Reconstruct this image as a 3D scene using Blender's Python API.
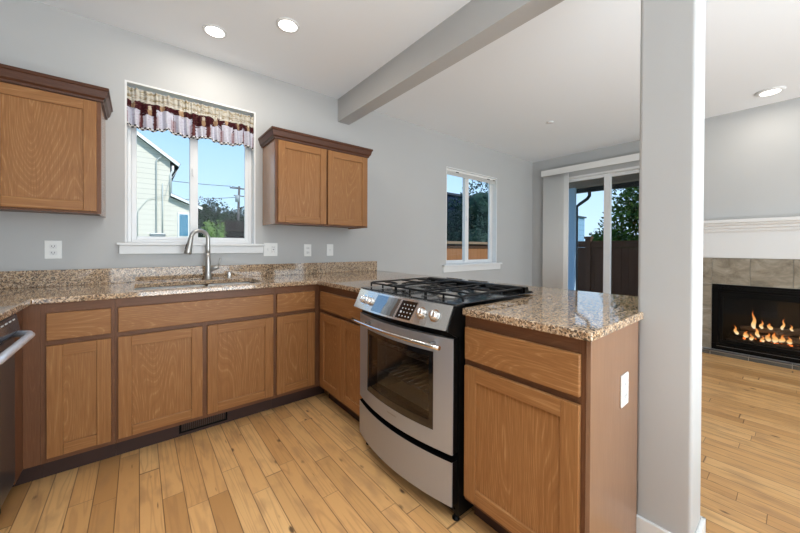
import bpy, bmesh, math, random
from mathutils import Vector, Matrix
random.seed(7)
C = bpy.context.scene.collection
for o in list(bpy.data.objects): bpy.data.objects.remove(o)
PI = math.pi

# ------------------------------------------------------------------ camera
cam_d = bpy.data.cameras.new('camera'); cam = bpy.data.objects.new('camera', cam_d); C.objects.link(cam)
bpy.context.scene.camera = cam
cam_d.sensor_width = 36; cam_d.lens = 322.96/800*36; cam_d.shift_y = -(266.5-250.02)/800
cam_d.clip_start = .05; cam_d.clip_end = 400
A_, P_, R_ = math.radians(38.963), math.radians(-.4), math.radians(.249)
fw = Vector((math.sin(A_)*math.cos(P_), math.cos(A_)*math.cos(P_), math.sin(P_)))
rt = Vector((math.cos(A_), -math.sin(A_), 0)); up = rt.cross(fw)
r2 = rt*math.cos(R_)+up*math.sin(R_); u2 = up*math.cos(R_)-rt*math.sin(R_)
cam.matrix_world = Matrix(((r2.x,u2.x,-fw.x,0),(r2.y,u2.y,-fw.y,0),(r2.z,u2.z,-fw.z,1.163),(0,0,0,1)))

# ------------------------------------------------------------------ sky, sun, lights, exposure
vs = bpy.context.scene.view_settings
vs.view_transform = 'Standard'; vs.look = 'None'; vs.gamma = 1; vs.exposure = 0.28
bpy.context.scene.view_settings.use_curve_mapping = False
w = bpy.data.worlds.new('sky'); bpy.context.scene.world = w; w.use_nodes = True
nt = w.node_tree; nt.nodes.clear()
o_ = nt.nodes.new('ShaderNodeOutputWorld'); bg = nt.nodes.new('ShaderNodeBackground')
tc = nt.nodes.new('ShaderNodeTexCoord'); sx = nt.nodes.new('ShaderNodeSeparateXYZ'); cr = nt.nodes.new('ShaderNodeValToRGB')
nt.links.new(tc.outputs['Generated'], sx.inputs[0]); nt.links.new(sx.outputs['Z'], cr.inputs[0])
cr.color_ramp.elements[0].position = 0.0; cr.color_ramp.elements[0].color = (.66,.88,1.05,1)
cr.color_ramp.elements[1].position = .45; cr.color_ramp.elements[1].color = (.27,.58,1.05,1)
nt.links.new(cr.outputs[0], bg.inputs[0]); bg.inputs[1].default_value = 1.0
nt.links.new(bg.outputs[0], o_.inputs[0])

def light(name, kind, loc, aim, energy, size=1, size_y=None, col=(1,1,1), spread=None):
    d = bpy.data.lights.new(name, kind); d.energy = energy; d.color = col
    if kind == 'AREA':
        d.size = size
        if size_y: d.shape = 'RECTANGLE'; d.size_y = size_y
        if spread: d.spread = spread
    o = bpy.data.objects.new(name, d); C.objects.link(o); o.location = loc
    o.rotation_euler = (Vector(aim)-Vector(loc)).to_track_quat('-Z', 'Y').to_euler()
    return o
sun = light('sun', 'SUN', (3,-6,9), (3-.28*9,-6+.95*9,0), 3.6, col=(1,.96,.9)); sun.data.angle = .01
# added soft fill panel, unseen behind the camera, lighting the whole room
light('rear_fill', 'AREA', (2.1,-5.9,1.32), (2.1,2,1.3), 155, 5.4, 2.4, (.80,.915,1))
# added fill panels aimed up at the ceiling, unseen behind the camera
light('ceiling_bounce', 'AREA', (1.15,-2.7,.3), (1.15,-2.65,2.65), 195, 2.3, 3.6, (.80,.915,1))
light('ceiling_bounce_living', 'AREA', (4.0,-3.6,.15), (4.0,-3.55,2.65), 5, 2.0, 3.0, (.80,.915,1))
# added downward fill, unseen above the camera, brightening floor and cabinets
light('kitchen_down_fill', 'AREA', (-.1,.1,2.6), (-.1,.15,0), 16, 1.2, 1.8, (.90,.96,1), 1.5)

# ------------------------------------------------------------------ material helpers
def new_mat(name):
    m = bpy.data.materials.new(name); m.use_nodes = True
    return m, m.node_tree, m.node_tree.nodes['Principled BSDF']
def mat(name, col, rough=.5, metal=0, noise=0, nscale=8, emit=None, spec=.5, coat=0, bump=0, bscale=60):
    m, t, b = new_mat(name)
    b.inputs['Base Color'].default_value = (*col,1); b.inputs['Roughness'].default_value = rough
    b.inputs['Metallic'].default_value = metal; b.inputs['Specular IOR Level'].default_value = spec
    if coat: b.inputs['Coat Weight'].default_value = coat; b.inputs['Coat Roughness'].default_value = .08
    if emit: b.inputs['Emission Color'].default_value = (*col,1); b.inputs['Emission Strength'].default_value = emit
    co = t.nodes.new('ShaderNodeTexCoord')
    if noise:
        n = t.nodes.new('ShaderNodeTexNoise'); n.inputs['Scale'].default_value = nscale; n.inputs['Detail'].default_value = 5
        t.links.new(co.outputs['Object'], n.inputs['Vector'])
        mx = t.nodes.new('ShaderNodeMix'); mx.data_type = 'RGBA'
        mx.inputs[6].default_value = (*[c*(1-noise) for c in col],1); mx.inputs[7].default_value = (*[min(1,c*(1+noise)) for c in col],1)
        t.links.new(n.outputs[0], mx.inputs[0]); t.links.new(mx.outputs[2], b.inputs['Base Color'])
    if bump:
        n = t.nodes.new('ShaderNodeTexNoise'); n.inputs['Scale'].default_value = bscale
        t.links.new(co.outputs['Object'], n.inputs['Vector'])
        bp = t.nodes.new('ShaderNodeBump'); bp.inputs['Strength'].default_value = bump; bp.inputs['Distance'].default_value = .002
        t.links.new(n.outputs[0], bp.inputs['Height']); t.links.new(bp.outputs[0], b.inputs['Normal'])
    return m
class N:
    """tiny node-graph writer"""
    def __init__(s, t): s.t = t
    def node(s, kind, **kw):
        n = s.t.nodes.new(kind)
        for k, v in kw.items(): setattr(n, k, v)
        return n
    def math(s, op, a, b=None, c=None):
        n = s.node('ShaderNodeMath', operation=op)
        for i, v in enumerate((a,b,c)):
            if v is None: continue
            if isinstance(v,(int,float)): n.inputs[i].default_value = v
            else: s.t.links.new(v, n.inputs[i])
        return n.outputs[0]
    def mix(s, f, a, b, mode='MIX'):
        n = s.node('ShaderNodeMix'); n.data_type = 'RGBA'; n.blend_type = mode
        for i, v in ((0,f),(6,a),(7,b)):
            if isinstance(v,(int,float)): n.inputs[i].default_value = v
            elif isinstance(v, tuple): n.inputs[i].default_value = (*v[:3],1)
            else: s.t.links.new(v, n.inputs[i])
        return n.outputs[2]
    def ramp(s, f, stops, interp='LINEAR'):
        n = s.node('ShaderNodeValToRGB'); r = n.color_ramp; r.interpolation = interp
        while len(r.elements) < len(stops): r.elements.new(.5)
        for e, (p, c) in zip(r.elements, stops): e.position = p; e.color = (*c,1)
        s.t.links.new(f, n.inputs[0]); return n.outputs[0]
    def noise(s, vec, scale, detail=2, rough=.5, dist=0):
        n = s.node('ShaderNodeTexNoise'); n.inputs['Scale'].default_value = scale; n.inputs['Detail'].default_value = detail
        n.inputs['Roughness'].default_value = rough; n.inputs['Distortion'].default_value = dist
        s.t.links.new(vec, n.inputs['Vector']); return n.outputs[0]
    def vmul(s, v, sc):
        n = s.node('ShaderNodeVectorMath', operation='MULTIPLY'); s.t.links.new(v, n.inputs[0]); n.inputs[1].default_value = sc
        return n.outputs[0]
    def sep(s, v):
        n = s.node('ShaderNodeSeparateXYZ'); s.t.links.new(v, n.inputs[0]); return n.outputs
    def comb(s, x, y, z):
        n = s.node('ShaderNodeCombineXYZ')
        for i, v in enumerate((x,y,z)):
            if isinstance(v,(int,float)): n.inputs[i].default_value = v
            else: s.t.links.new(v, n.inputs[i])
        return n.outputs[0]
    def objco(s, rnd=True):
        co = s.node('ShaderNodeTexCoord').outputs['Object']
        if not rnd: return co
        oi = s.node('ShaderNodeObjectInfo')
        r = s.math('MULTIPLY', oi.outputs['Random'], 37.0)
        n = s.node('ShaderNodeVectorMath', operation='ADD'); s.t.links.new(co, n.inputs[0]); s.t.links.new(r, n.inputs[1])
        return n.outputs[0]

def wood(name, base, light_, dark, vertical=True, strength=1.0, rough=.36, spec=.25, figure=True):
    """figure: cathedral grain as on panels; otherwise straight grain as on stiles and rails"""
    m, t, b = new_mat(name); g = N(t)
    co = g.objco()
    k = .62 if figure else .16
    sc = (4.4,4.4,k) if vertical else (k,k,4.4)
    fib = (230,230,9) if vertical else (9,9,230)
    med = (34,34,1.6) if vertical else (1.6,1.6,34)
    n = g.noise(g.vmul(co, sc), 1.0, 1.2, .4, .3)
    s = g.math('SINE', g.math('MULTIPLY', n, 300.0))
    line = g.math('POWER', g.math('MAXIMUM', s, 0.0), 7.0)
    dl = g.math('POWER', g.math('MAXIMUM', g.math('MULTIPLY', s, -1.0), 0.0), 4.0)
    f = g.noise(g.vmul(co, fib), 1.0, 3)
    md = g.noise(g.vmul(co, med), 1.0, 3)
    brk = g.ramp(f, [(.38,(0,0,0)),(.62,(1,1,1))])
    c = g.mix(g.ramp(f, [(.3,(0,0,0)),(.7,(1,1,1))]), dark, base)
    c = g.mix(g.math('MULTIPLY', md, .75), c, base)
    c = g.mix(g.math('MULTIPLY', dl, .30*strength), c, dark)
    c = g.mix(g.math('MULTIPLY', line, g.math('MULTIPLY', brk, .50*strength)), c, light_)
    t.links.new(c, b.inputs['Base Color']); b.inputs['Roughness'].default_value = rough
    b.inputs['Specular IOR Level'].default_value = spec
    return m
def granite(name):
    m, t, b = new_mat(name); g = N(t); co = g.objco(False)
    v = g.node('ShaderNodeTexVoronoi'); v.inputs['Scale'].default_value = 185
    nn = g.node('ShaderNodeTexNoise'); nn.inputs['Scale'].default_value = 60; t.links.new(co, nn.inputs['Vector'])
    add = g.node('ShaderNodeVectorMath', operation='MULTIPLY_ADD'); t.links.new(nn.outputs[1], add.inputs[0]); add.inputs[1].default_value = (.02,.02,.02); t.links.new(co, add.inputs[2])
    t.links.new(add.outputs[0], v.inputs['Vector'])
    r = g.sep(v.outputs['Color'])[0]
    patch = g.noise(co, 9, 3, .6)
    r2 = g.math('ADD', r, g.math('MULTIPLY', g.math('SUBTRACT', patch, .5), .7))
    col = g.ramp(r2, [(0,(.016,.011,.009)),(.15,(.085,.048,.03)),(.27,(.26,.15,.085)),(.44,(.53,.345,.195)),(.70,(.72,.545,.37)),(.90,(.30,.21,.145))], 'CONSTANT')
    fine = g.noise(co, 420, 2, .6)
    col = g.mix(g.math('MULTIPLY', fine, .45), col, g.ramp(fine, [(.4,(.10,.06,.04)),(.6,(.62,.48,.34))]))
    t.links.new(col, b.inputs['Base Color']); b.inputs['Roughness'].default_value = .05; b.inputs['IOR'].default_value = 1.6
    return m
def plank_floor(name):
    m, t, b = new_mat(name); g = N(t); co = g.objco(False); x, y, z = g.sep(co)
    W = .0825
    xr = g.math('DIVIDE', x, W); row = g.math('FLOOR', xr); fx = g.math('FRACT', xr)
    wn = g.node('ShaderNodeTexWhiteNoise', noise_dimensions='1D'); t.links.new(row, wn.inputs['W'])
    L = .78
    yr = g.math('ADD', g.math('DIVIDE', y, L), g.math('MULTIPLY', wn.outputs[0], 17.0))
    yr = g.math('ADD', yr, g.math('MULTIPLY', g.math('SINE', g.math('MULTIPLY', yr, 4.1)), .16))
    pl = g.math('FLOOR', yr); fy = g.math('FRACT', yr)
    wn2 = g.node('ShaderNodeTexWhiteNoise', noise_dimensions='2D'); t.links.new(g.comb(row, pl, 0), wn2.inputs['Vector'])
    rnd = wn2.outputs[0]
    off = g.math('MULTIPLY', rnd, 50.0)
    gv = g.comb(g.math('ADD', g.math('MULTIPLY', x, 9.0), off), g.math('MULTIPLY', y, .42), off)
    n = g.noise(gv, 1.0, 3, .55, .6)
    fib = g.noise(g.comb(g.math('MULTIPLY', x, 240), g.math('ADD', g.math('MULTIPLY', y, 7), off), 0), 1, 3)
    blotch = g.noise(g.comb(g.math('ADD', g.math('MULTIPLY', x, 14), off), g.math('MULTIPLY', y, 5), 0), 1, 3)
    base = g.ramp(rnd, [(0,(.46,.24,.088)),(.14,(.60,.325,.125)),(.55,(.68,.385,.155)),(.85,(.74,.45,.195)),(1,(.55,.295,.11))])
    c = g.mix(g.math('MULTIPLY', g.math('POWER', g.math('MAXIMUM', g.math('SINE', g.math('MULTIPLY', n, 60.0)),0), 3.0), .34), base, (.33,.165,.07))
    c = g.mix(g.math('MULTIPLY', fib, .35), c, g.mix(1.0, c, (.78,.68,.58), 'MULTIPLY'))
    c = g.mix(g.ramp(blotch, [(.50,(0,0,0)),(.70,(.5,.5,.5))]), c, (.33,.18,.085))
    kv = g.node('ShaderNodeTexVoronoi'); kv.inputs['Scale'].default_value = 1.0
    t.links.new(g.comb(g.math('ADD', g.math('MULTIPLY', x, 9.5), off), g.math('ADD', g.math('MULTIPLY', y, 4.2), off), 0), kv.inputs['Vector'])
    warp = g.math('ADD', kv.outputs['Distance'], g.math('MULTIPLY', g.math('SUBTRACT', fib, .5), .08))
    c = g.mix(g.ramp(warp, [(.05,(.9,.9,.9)),(.11,(0,0,0))]), c, (.07,.032,.015))
    ex = g.math('MINIMUM', fx, g.math('SUBTRACT', 1.0, fx)); ey = g.math('MULTIPLY', g.math('MINIMUM', fy, g.math('SUBTRACT', 1.0, fy)), L/W)
    sp = g.node('ShaderNodeTexVoronoi'); sp.inputs['Scale'].default_value = 1.0
    t.links.new(g.comb(g.math('ADD', g.math('MULTIPLY', x, 30.0), off), g.math('ADD', g.math('MULTIPLY', y, 3.4), off), 5), sp.inputs['Vector'])
    c = g.mix(g.ramp(g.math('ADD', sp.outputs['Distance'], g.math('MULTIPLY', blotch, .25)), [(.13,(.8,.8,.8)),(.20,(0,0,0))]), c, (.11,.05,.022))
    e = g.math('MINIMUM', ex, ey)
    c = g.mix(g.ramp(e, [(.0,(.95,.95,.95)),(.034,(0,0,0))]), c, (.09,.042,.02))
    t.links.new(c, b.inputs['Base Color']); b.inputs['Roughness'].default_value = .38; b.inputs['Specular IOR Level'].default_value = .4
    bp = g.node('ShaderNodeBump'); bp.inputs['Strength'].default_value = .35; bp.inputs['Distance'].default_value = .0015
    t.links.new(g.ramp(e, [(0,(0,0,0)),(.04,(1,1,1))]), bp.inputs['Height']); t.links.new(bp.outputs[0], b.inputs['Normal'])
    return m
def brushed(name, col, rough=.3, axis='z', metal=.85):
    m, t, b = new_mat(name); g = N(t); co = g.objco(False)
    sc = {'z':(400,400,3),'h':(3,3,500)}[axis]
    n = g.noise(g.vmul(co, sc), 1, 3)
    t.links.new(g.math('MULTIPLY_ADD', n, .16, rough-.08), b.inputs['Roughness'])
    b.inputs['Base Color'].default_value = (*col,1); b.inputs['Metallic'].default_value = metal
    return m
def glass(name, tint=(.985,.995,.995), refl=.2):
    m, t, b = new_mat(name); t.nodes.remove(b); g = N(t)
    tr = g.node('ShaderNodeBsdfTransparent'); tr.inputs[0].default_value = (*tint,1)
    gl = g.node('ShaderNodeBsdfGlossy'); gl.inputs['Roughness'].default_value = .02
    lw_ = g.node('ShaderNodeLayerWeight'); lw_.inputs[0].default_value = .5
    sch = g.math('MULTIPLY_ADD', g.math('POWER', lw_.outputs['Facing'], 5.0), .96, .04)
    mx = g.node('ShaderNodeMixShader'); t.links.new(g.math('MULTIPLY', sch, refl), mx.inputs[0])
    t.links.new(tr.outputs[0], mx.inputs[1]); t.links.new(gl.outputs[0], mx.inputs[2])
    t.links.new(mx.outputs[0], t.nodes['Material Output'].inputs[0])
    return m

M = {}
M['wall'] = mat('grey_wall_paint', (.485,.485,.48), .75, noise=.02, nscale=3, bump=.12, bscale=220)
M['ceil'] = mat('white_ceiling_paint', (.88,.905,.93), .85, bump=.15, bscale=180)
M['trim'] = mat('white_trim_paint', (.76,.76,.755), .4)
M['vinyl'] = mat('white_vinyl', (.78,.78,.78), .35)
M['floor'] = plank_floor('hickory_planks')
WB, WL, WD = (.335,.155,.056), (.53,.29,.125), (.225,.094,.031)
M['wood_v'] = wood('cabinet_wood_upright', WB, WL, WD)
M['wood_h'] = wood('cabinet_wood_lengthwise', WB, WL, WD, False)
M['stile'] = wood('stile_wood', WB, WL, WD, True, .7, figure=False)
M['rail'] = wood('rail_wood', WB, WL, WD, False, .7, figure=False)
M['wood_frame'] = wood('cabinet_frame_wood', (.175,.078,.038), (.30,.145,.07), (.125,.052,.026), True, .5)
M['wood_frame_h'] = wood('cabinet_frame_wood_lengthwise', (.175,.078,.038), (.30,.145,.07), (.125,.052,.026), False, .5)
M['wood_side'] = wood('end_panel_wood', (.265,.150,.090), (.36,.215,.135), (.205,.11,.063), True, .3, .3, .35)
M['wood_sheen'] = wood('upper_side_laminate', (.36,.20,.12), (.46,.28,.17), (.30,.16,.09), True, .3, .16, .7)
M['crown'] = wood('crown_wood', (.095,.036,.018), (.16,.07,.035), (.06,.023,.012), False, .4)
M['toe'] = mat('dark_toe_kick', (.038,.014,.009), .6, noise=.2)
M['granite'] = granite('brown_granite')
M['steel'] = brushed('brushed_steel', (.41,.43,.47), .36, 'h', .62)
M['steel_panel'] = brushed('polished_steel', (.72,.71,.69), .16, 'h')
M['chrome'] = mat('chrome', (.82,.82,.82), .12, 1)
M['nickel'] = mat('brushed_nickel', (.46,.45,.43), .33, 1)
M['sink'] = mat('sink_steel', (.80,.80,.80), .35, .3)
M['black'] = mat('black_enamel', (.003,.003,.003), .35, spec=.12)
M['iron'] = mat('cast_iron', (.008,.008,.009), .45, spec=.3, bump=.2, bscale=300)
M['blackgloss'] = mat('black_glass', (.006,.006,.007), .05, coat=.6)
M['cooktop'] = mat('cooktop_surface', (.03,.032,.035), .12)
M['cap'] = mat('burner_cap_metal', (.45,.43,.40), .4, 1)
M['plate'] = mat('white_plastic', (.82,.82,.80), .35)
M['slot_black'] = mat('matt_gap_black', (.003,.003,.003), .8, spec=.02); M['slot'] = mat('dark_slot', (.03,.03,.03), .5)
M['greyplastic'] = mat('dishwasher_steel', (.16,.165,.19), .32, .85)
M['handle_dw'] = mat('silver_bar', (.70,.74,.82), .28, .35)
M['pane'] = glass('window_glass')
M['oven_glass'] = glass('oven_glass', (.70,.69,.68), 1.6)
M['fire_glass'] = glass('fireplace_glass', (.75,.75,.75), .5)
M['lamp'] = mat('lamp_lens', (1,.98,.94), .4, emit=4.0)
M['blind'] = mat('white_blind', (.80,.79,.77), .5)

# ------------------------------------------------------------------ mesh helpers
BASE = {}
def bx(bm, x0,x1,y0,y1,z0,z1, bev=0, mi=0, seg=2):
    if x0>x1: x0,x1=x1,x0
    if y0>y1: y0,y1=y1,y0
    if z0>z1: z0,z1=z1,z0
    vs = [bm.verts.new(p) for p in ((x0,y0,z0),(x1,y0,z0),(x1,y1,z0),(x0,y1,z0),(x0,y0,z1),(x1,y0,z1),(x1,y1,z1),(x0,y1,z1))]
    fs = [bm.faces.new([vs[i] for i in q]) for q in ((3,2,1,0),(4,5,6,7),(0,1,5,4),(1,2,6,5),(2,3,7,6),(3,0,4,7))]
    for f in fs: f.material_index = mi
    if bev:
        es = list({e for f in fs for e in f.edges})
        r = bmesh.ops.bevel(bm, geom=es, offset=bev, segments=seg, affect='EDGES', profile=.5)
        for f in r['faces']: f.material_index = mi
    return bm
def tube(bm, pts, r, n=12, caps=True, mi=0):
    pts = [Vector(p) for p in pts]; rr = r if isinstance(r,(list,tuple)) else [r]*len(pts)
    rings = []; prev = None
    for i, p in enumerate(pts):
        t = (pts[min(i+1,len(pts)-1)]-pts[max(i-1,0)]).normalized()
        if prev is None:
            a = Vector((0,0,1)) if abs(t.z)<.9 else Vector((1,0,0)); u = t.cross(a).normalized()
        else: u = (prev - t*prev.dot(t)).normalized()
        prev = u; v = t.cross(u)
        rings.append([bm.verts.new(p+(u*math.cos(2*PI*k/n)+v*math.sin(2*PI*k/n))*rr[i]) for k in range(n)])
    for a, b in zip(rings, rings[1:]):
        for k in range(n):
            f = bm.faces.new((a[k],a[(k+1)%n],b[(k+1)%n],b[k])); f.smooth = True; f.material_index = mi
    if caps:
        f = bm.faces.new(rings[0][::-1]); f.material_index = mi; f = bm.faces.new(rings[-1]); f.material_index = mi
    return bm
def prism(bm, poly, axis, a, b, mi=0):
    """poly: 2-D points; axis: the letter of the extrusion axis; the other two axes in xyz order"""
    def P(q, h): return {'x':(h,q[0],q[1]),'y':(q[0],h,q[1]),'z':(q[0],q[1],h)}[axis]
    v0 = [bm.verts.new(P(q,a)) for q in poly]; v1 = [bm.verts.new(P(q,b)) for q in poly]
    n = len(poly); fs = [bm.faces.new(v0), bm.faces.new(v1[::-1])]
    for i in range(n): fs.append(bm.faces.new((v0[i],v0[(i+1)%n],v1[(i+1)%n],v1[i])))
    for f in fs: f.material_index = mi
    bmesh.ops.recalc_face_normals(bm, faces=fs)
    return bm
def lathe(bm, prof, c, n=28, axis='z', sm=True):
    rings = []
    for r, h in prof:
        ring = []
        for k in range(n):
            a = 2*PI*k/n; p = (r*math.cos(a), r*math.sin(a))
            q = {'z':(p[0],p[1],h),'x':(h,p[0],p[1]),'y':(p[0],h,p[1])}[axis]
            ring.append(bm.verts.new((c[0]+q[0],c[1]+q[1],c[2]+q[2])))
        rings.append(ring)
    fs = []
    for a, b in zip(rings, rings[1:]):
        for k in range(n):
            f = bm.faces.new((a[k],a[(k+1)%n],b[(k+1)%n],b[k])); f.smooth = sm; fs.append(f)
    fs += [bm.faces.new(rings[0][::-1]), bm.faces.new(rings[-1])]
    bmesh.ops.recalc_face_normals(bm, faces=fs)
    return bm
def NB(): return bmesh.new()
def obj(name, bm, mats, parent=None, smooth=False):
    """links bm (world coordinates) as ONE mesh object, under parent when given"""
    me = bpy.data.meshes.new(name)
    base = BASE.get(parent.name, Vector((0,0,0))) if parent else Vector((0,0,0))
    if not parent:      # a thing that is one mesh: origin at the middle of its base
        xs = [v.co for v in bm.verts]
        base = Vector(((min(v.x for v in xs)+max(v.x for v in xs))/2, (min(v.y for v in xs)+max(v.y for v in xs))/2, min(v.z for v in xs)))
    bmesh.ops.translate(bm, verts=bm.verts, vec=-base)
    bm.to_mesh(me); bm.free()
    for m in (mats if isinstance(mats,(list,tuple)) else [mats]): me.materials.append(m)
    if smooth:
        for p in me.polygons: p.use_smooth = True
    o = bpy.data.objects.new(name, me); C.objects.link(o)
    if parent: o.parent = parent
    else: o.location = base
    BASE[o.name] = base
    return o
def tag(o, label=None, cat=None, group=None, kind=None):
    if label: o['label'] = label
    if cat: o['category'] = cat
    if group: o['group'] = group
    if kind: o['kind'] = kind
    return o
def thing(name, label, cat, loc, group=None, kind=None):
    o = bpy.data.objects.new(name, None); C.objects.link(o); o.location = loc; o.empty_display_size = .1
    BASE[o.name] = Vector(loc); return tag(o, label, cat, group, kind)
def struct(name, bm, m, parent=None, smooth=False, label=None, cat=None):
    o = obj(name, bm, m, parent, smooth)
    if not parent: tag(o, label, cat, None, 'structure')
    return o
def dup(root, loc, label=None, group=None):
    r = root.copy(); C.objects.link(r); r.location = loc; BASE[r.name] = Vector(loc)
    if label: r['label'] = label
    if group: r['group'] = group
    for ch in list(root.children):
        c = ch.copy(); C.objects.link(c); c.parent = r
        for g_ in ch.children:
            d = g_.copy(); C.objects.link(d); d.parent = c
    return r
def box_obj(name, dims, m, parent=None, bev=.0015):
    return obj(name, bx(NB(), *dims, bev=bev), m, parent)

# ------------------------------------------------------------------ the room
D = 2.923; H = 2.649; XR = 5.322; XL = -1.03; YF = -6.0; T = .15
XF = 5.013; FY0, FY1 = -1.75, .80      # fireplace chase
W1 = (-.075,.775,1.185,2.31); W2 = (3.14,4.27,.94,2.235); DR = (.92,2.62,0.0,2.30)
def walls_with_holes(bm, u0, u1, holes, fixed, ht=H):
    """fixed(u0,u1,z0,z1) adds a box; holes = [(u0,u1,z0,z1)] sorted"""
    u = u0
    for a, b, z0, z1 in holes:
        fixed(u, a, 0, ht); fixed(a, b, z1, ht)
        if z0 > 0: fixed(a, b, 0, z0)
        u = b
    fixed(u, u1, 0, ht)
    return bm
struct('floor', bx(NB(), XL-T, XR+T, YF-T, D+T, -.12, 0), M['floor'], label='honey coloured wooden plank floor', cat='floor')
struct('ceiling', bx(NB(), XL-T, XR+T, YF-T, D+T, H, H+.12), M['ceil'], label='white ceiling over kitchen and living room', cat='ceiling')
bm = NB(); walls_with_holes(bm, XL-T, XR+T, [W1,W2], lambda a,b,z0,z1: bx(bm,a,b,D,D+T,z0,z1))
struct('wall_back', bm, M['wall'], label='grey painted wall behind the sink with two windows', cat='wall')
bm = NB(); walls_with_holes(bm, YF, D, [DR], lambda a,b,z0,z1: bx(bm,XR,XR+T,a,b,z0,z1))
struct('wall_right', bm, M['wall'], label='grey painted wall with the sliding patio door', cat='wall')
struct('wall_left', bx(NB(), XL-T, XL, YF, D, 0, H), M['wall'], label='grey wall at the end of the left counter', cat='wall')
struct('wall_front', bx(NB(), XL-T, XR+T, YF-T, YF, 0, H), M['wall'], label='grey wall behind the viewer', cat='wall')
bm = NB(); o0,o1,oz0,oz1 = -.46,.622,.045,.785
bx(bm, XF,XR,FY0,o0,0,H); bx(bm, XF,XR,o1,FY1,0,H); bx(bm, XF,XR,o0,o1,0,oz0); bx(bm, XF,XR,o0,o1,oz1,H)
struct('wall_chimney', bm, M['wall'], label='grey chimney breast above the fireplace', cat='wall')
CX0, CX1, CY0, CY1 = 1.553, 1.730, .237, .407
ZB = 2.424; BX0, BX1 = 1.553, 1.683
bm = bx(NB(), CX0, CX1, CY0, CY1, 0, ZB)
es = [e for e in bm.edges if abs(e.verts[0].co.z-e.verts[1].co.z)>1]
bmesh.ops.bevel(bm, geom=es, offset=.012, segments=4, affect='EDGES', profile=.5)
struct('wall_column', bm, M['wall'], label='grey square column at the end of the counter', cat='column')
bm = bx(NB(), BX0, BX1, YF, D, ZB, H)
struct('trim_1', bm, M['wall'], label='grey dropped beam across the ceiling', cat='beam')
# column baseboard
bm = NB(); t_ = .014
for (x0,x1,y0,y1) in ((CX0-t_,CX0,CY0-t_,CY1-.001),(CX0-t_,CX1+t_,CY0-t_,CY0),(CX1,CX1+t_,CY0-t_,CY1)):
    bx(bm, x0,x1,y0,y1, 0,.10, .003)
struct('baseboard_column', bm, M['trim'], label='white baseboard around the foot of the column', cat='baseboard')
bm = bx(NB(), 2.1, XR, D-.014, D, 0,.10,.003); struct('baseboard_back', bm, M['trim'], label='white baseboard under the dining window', cat='baseboard')
bm = bx(NB(), XR-.014, XR, FY1, DR[0], 0,.10,.003); bx(bm, XR-.014, XR, DR[1], D-.014, 0,.10,.003)
struct('baseboard_right', bm, M['trim'], label='white baseboard beside the patio door', cat='baseboard')

# ------------------------------------------------------------------ windows
def slider_window(name, Wd, mull, label, fw_=.045):
    x0,x1,z0,z1 = Wd
    r = thing(name, label, 'window', ((x0+x1)/2, D+.05, z0), None, 'structure')
    j = .012                                              # white jamb lining of the reveal
    bm = NB(); bx(bm, x0, x0+j, D-.002, D+T, z0, z1); bx(bm, x1-j, x1, D-.002, D+T, z0, z1); bx(bm, x0+j, x1-j, D-.002, D+T, z1-j, z1)
    bx(bm, x0+j, x1-j, D, D+T, z0, z0+.008)
    obj('jamb', bm, M['trim'], r)
    a0,a1,c0,c1 = x0+j, x1-j, z0+.008, z1-j; y0,y1 = D+.075, D+.135
    bm = NB(); f = .022
    bx(bm,a0,a0+f,y0,y1,c0,c1,.003); bx(bm,a1-f,a1,y0,y1,c0,c1,.003); bx(bm,a0+f,a1-f,y0,y1,c0,c0+f,.003); bx(bm,a0+f,a1-f,y0,y1,c1-f,c1,.003)
    obj('window_frame', bm, M['vinyl'], r)
    m0, m1 = mull; s = fw_-.015
    for k,(p,q,ya,yb) in enumerate(((a0+f, m1, y0+.034, y0+.056),(m0, a1-f, y0+.006, y0+.030))):
        bm = NB(); lw = (m1-m0) if k==0 else s; rw = s if k==0 else (m1-m0)
        l_, r_ = (s, m1-m0) if k==0 else (m1-m0, s)
        bx(bm,p,p+l_,ya,yb,c0+f,c1-f,.003); bx(bm,q-r_,q,ya,yb,c0+f,c1-f,.003)
        bx(bm,p+l_,q-r_,ya,yb,c0+f,c0+f+s*.8,.003); bx(bm,p+l_,q-r_,ya,yb,c1-f-s*.8,c1-f,.003)
        sash = obj('sash', bm, M['vinyl'], r)
        obj('pane', bx(NB(), p+l_-.004,q-r_+.004,(ya+yb)/2-.002,(ya+yb)/2+.002,c0+f,c1-f), M['pane'], sash)
    bm = bx(NB(), m0+.012, m0+.026, y0-.012, y0+.008, (z0+z1)/2-.03, (z0+z1)/2+.03, .003)
    obj('latch', bm, M['vinyl'], r)
    return r, y0
w1, _ = slider_window('window_1', W1, (.312,.366), 'white sliding window above the sink')
bm = bx(NB(), -.116,.845, D-.045, D-.0005, 1.172,1.190, .004); bx(bm, -.105,.834, D-.020, D-.0005, 1.112,1.172,.003)
obj('window_sill', bm, M['trim'], w1)
w2, _ = slider_window('window_2', W2, (3.62,3.70), 'white sliding window on the dining side of the wall')
bm = bx(NB(), 3.068,4.364, D-.045, D-.0005, .918,.942,.004); bx(bm, 3.08,4.352, D-.018, D-.0005, .842,.918,.003)
obj('window_sill', bm, M['trim'], w2)

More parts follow.
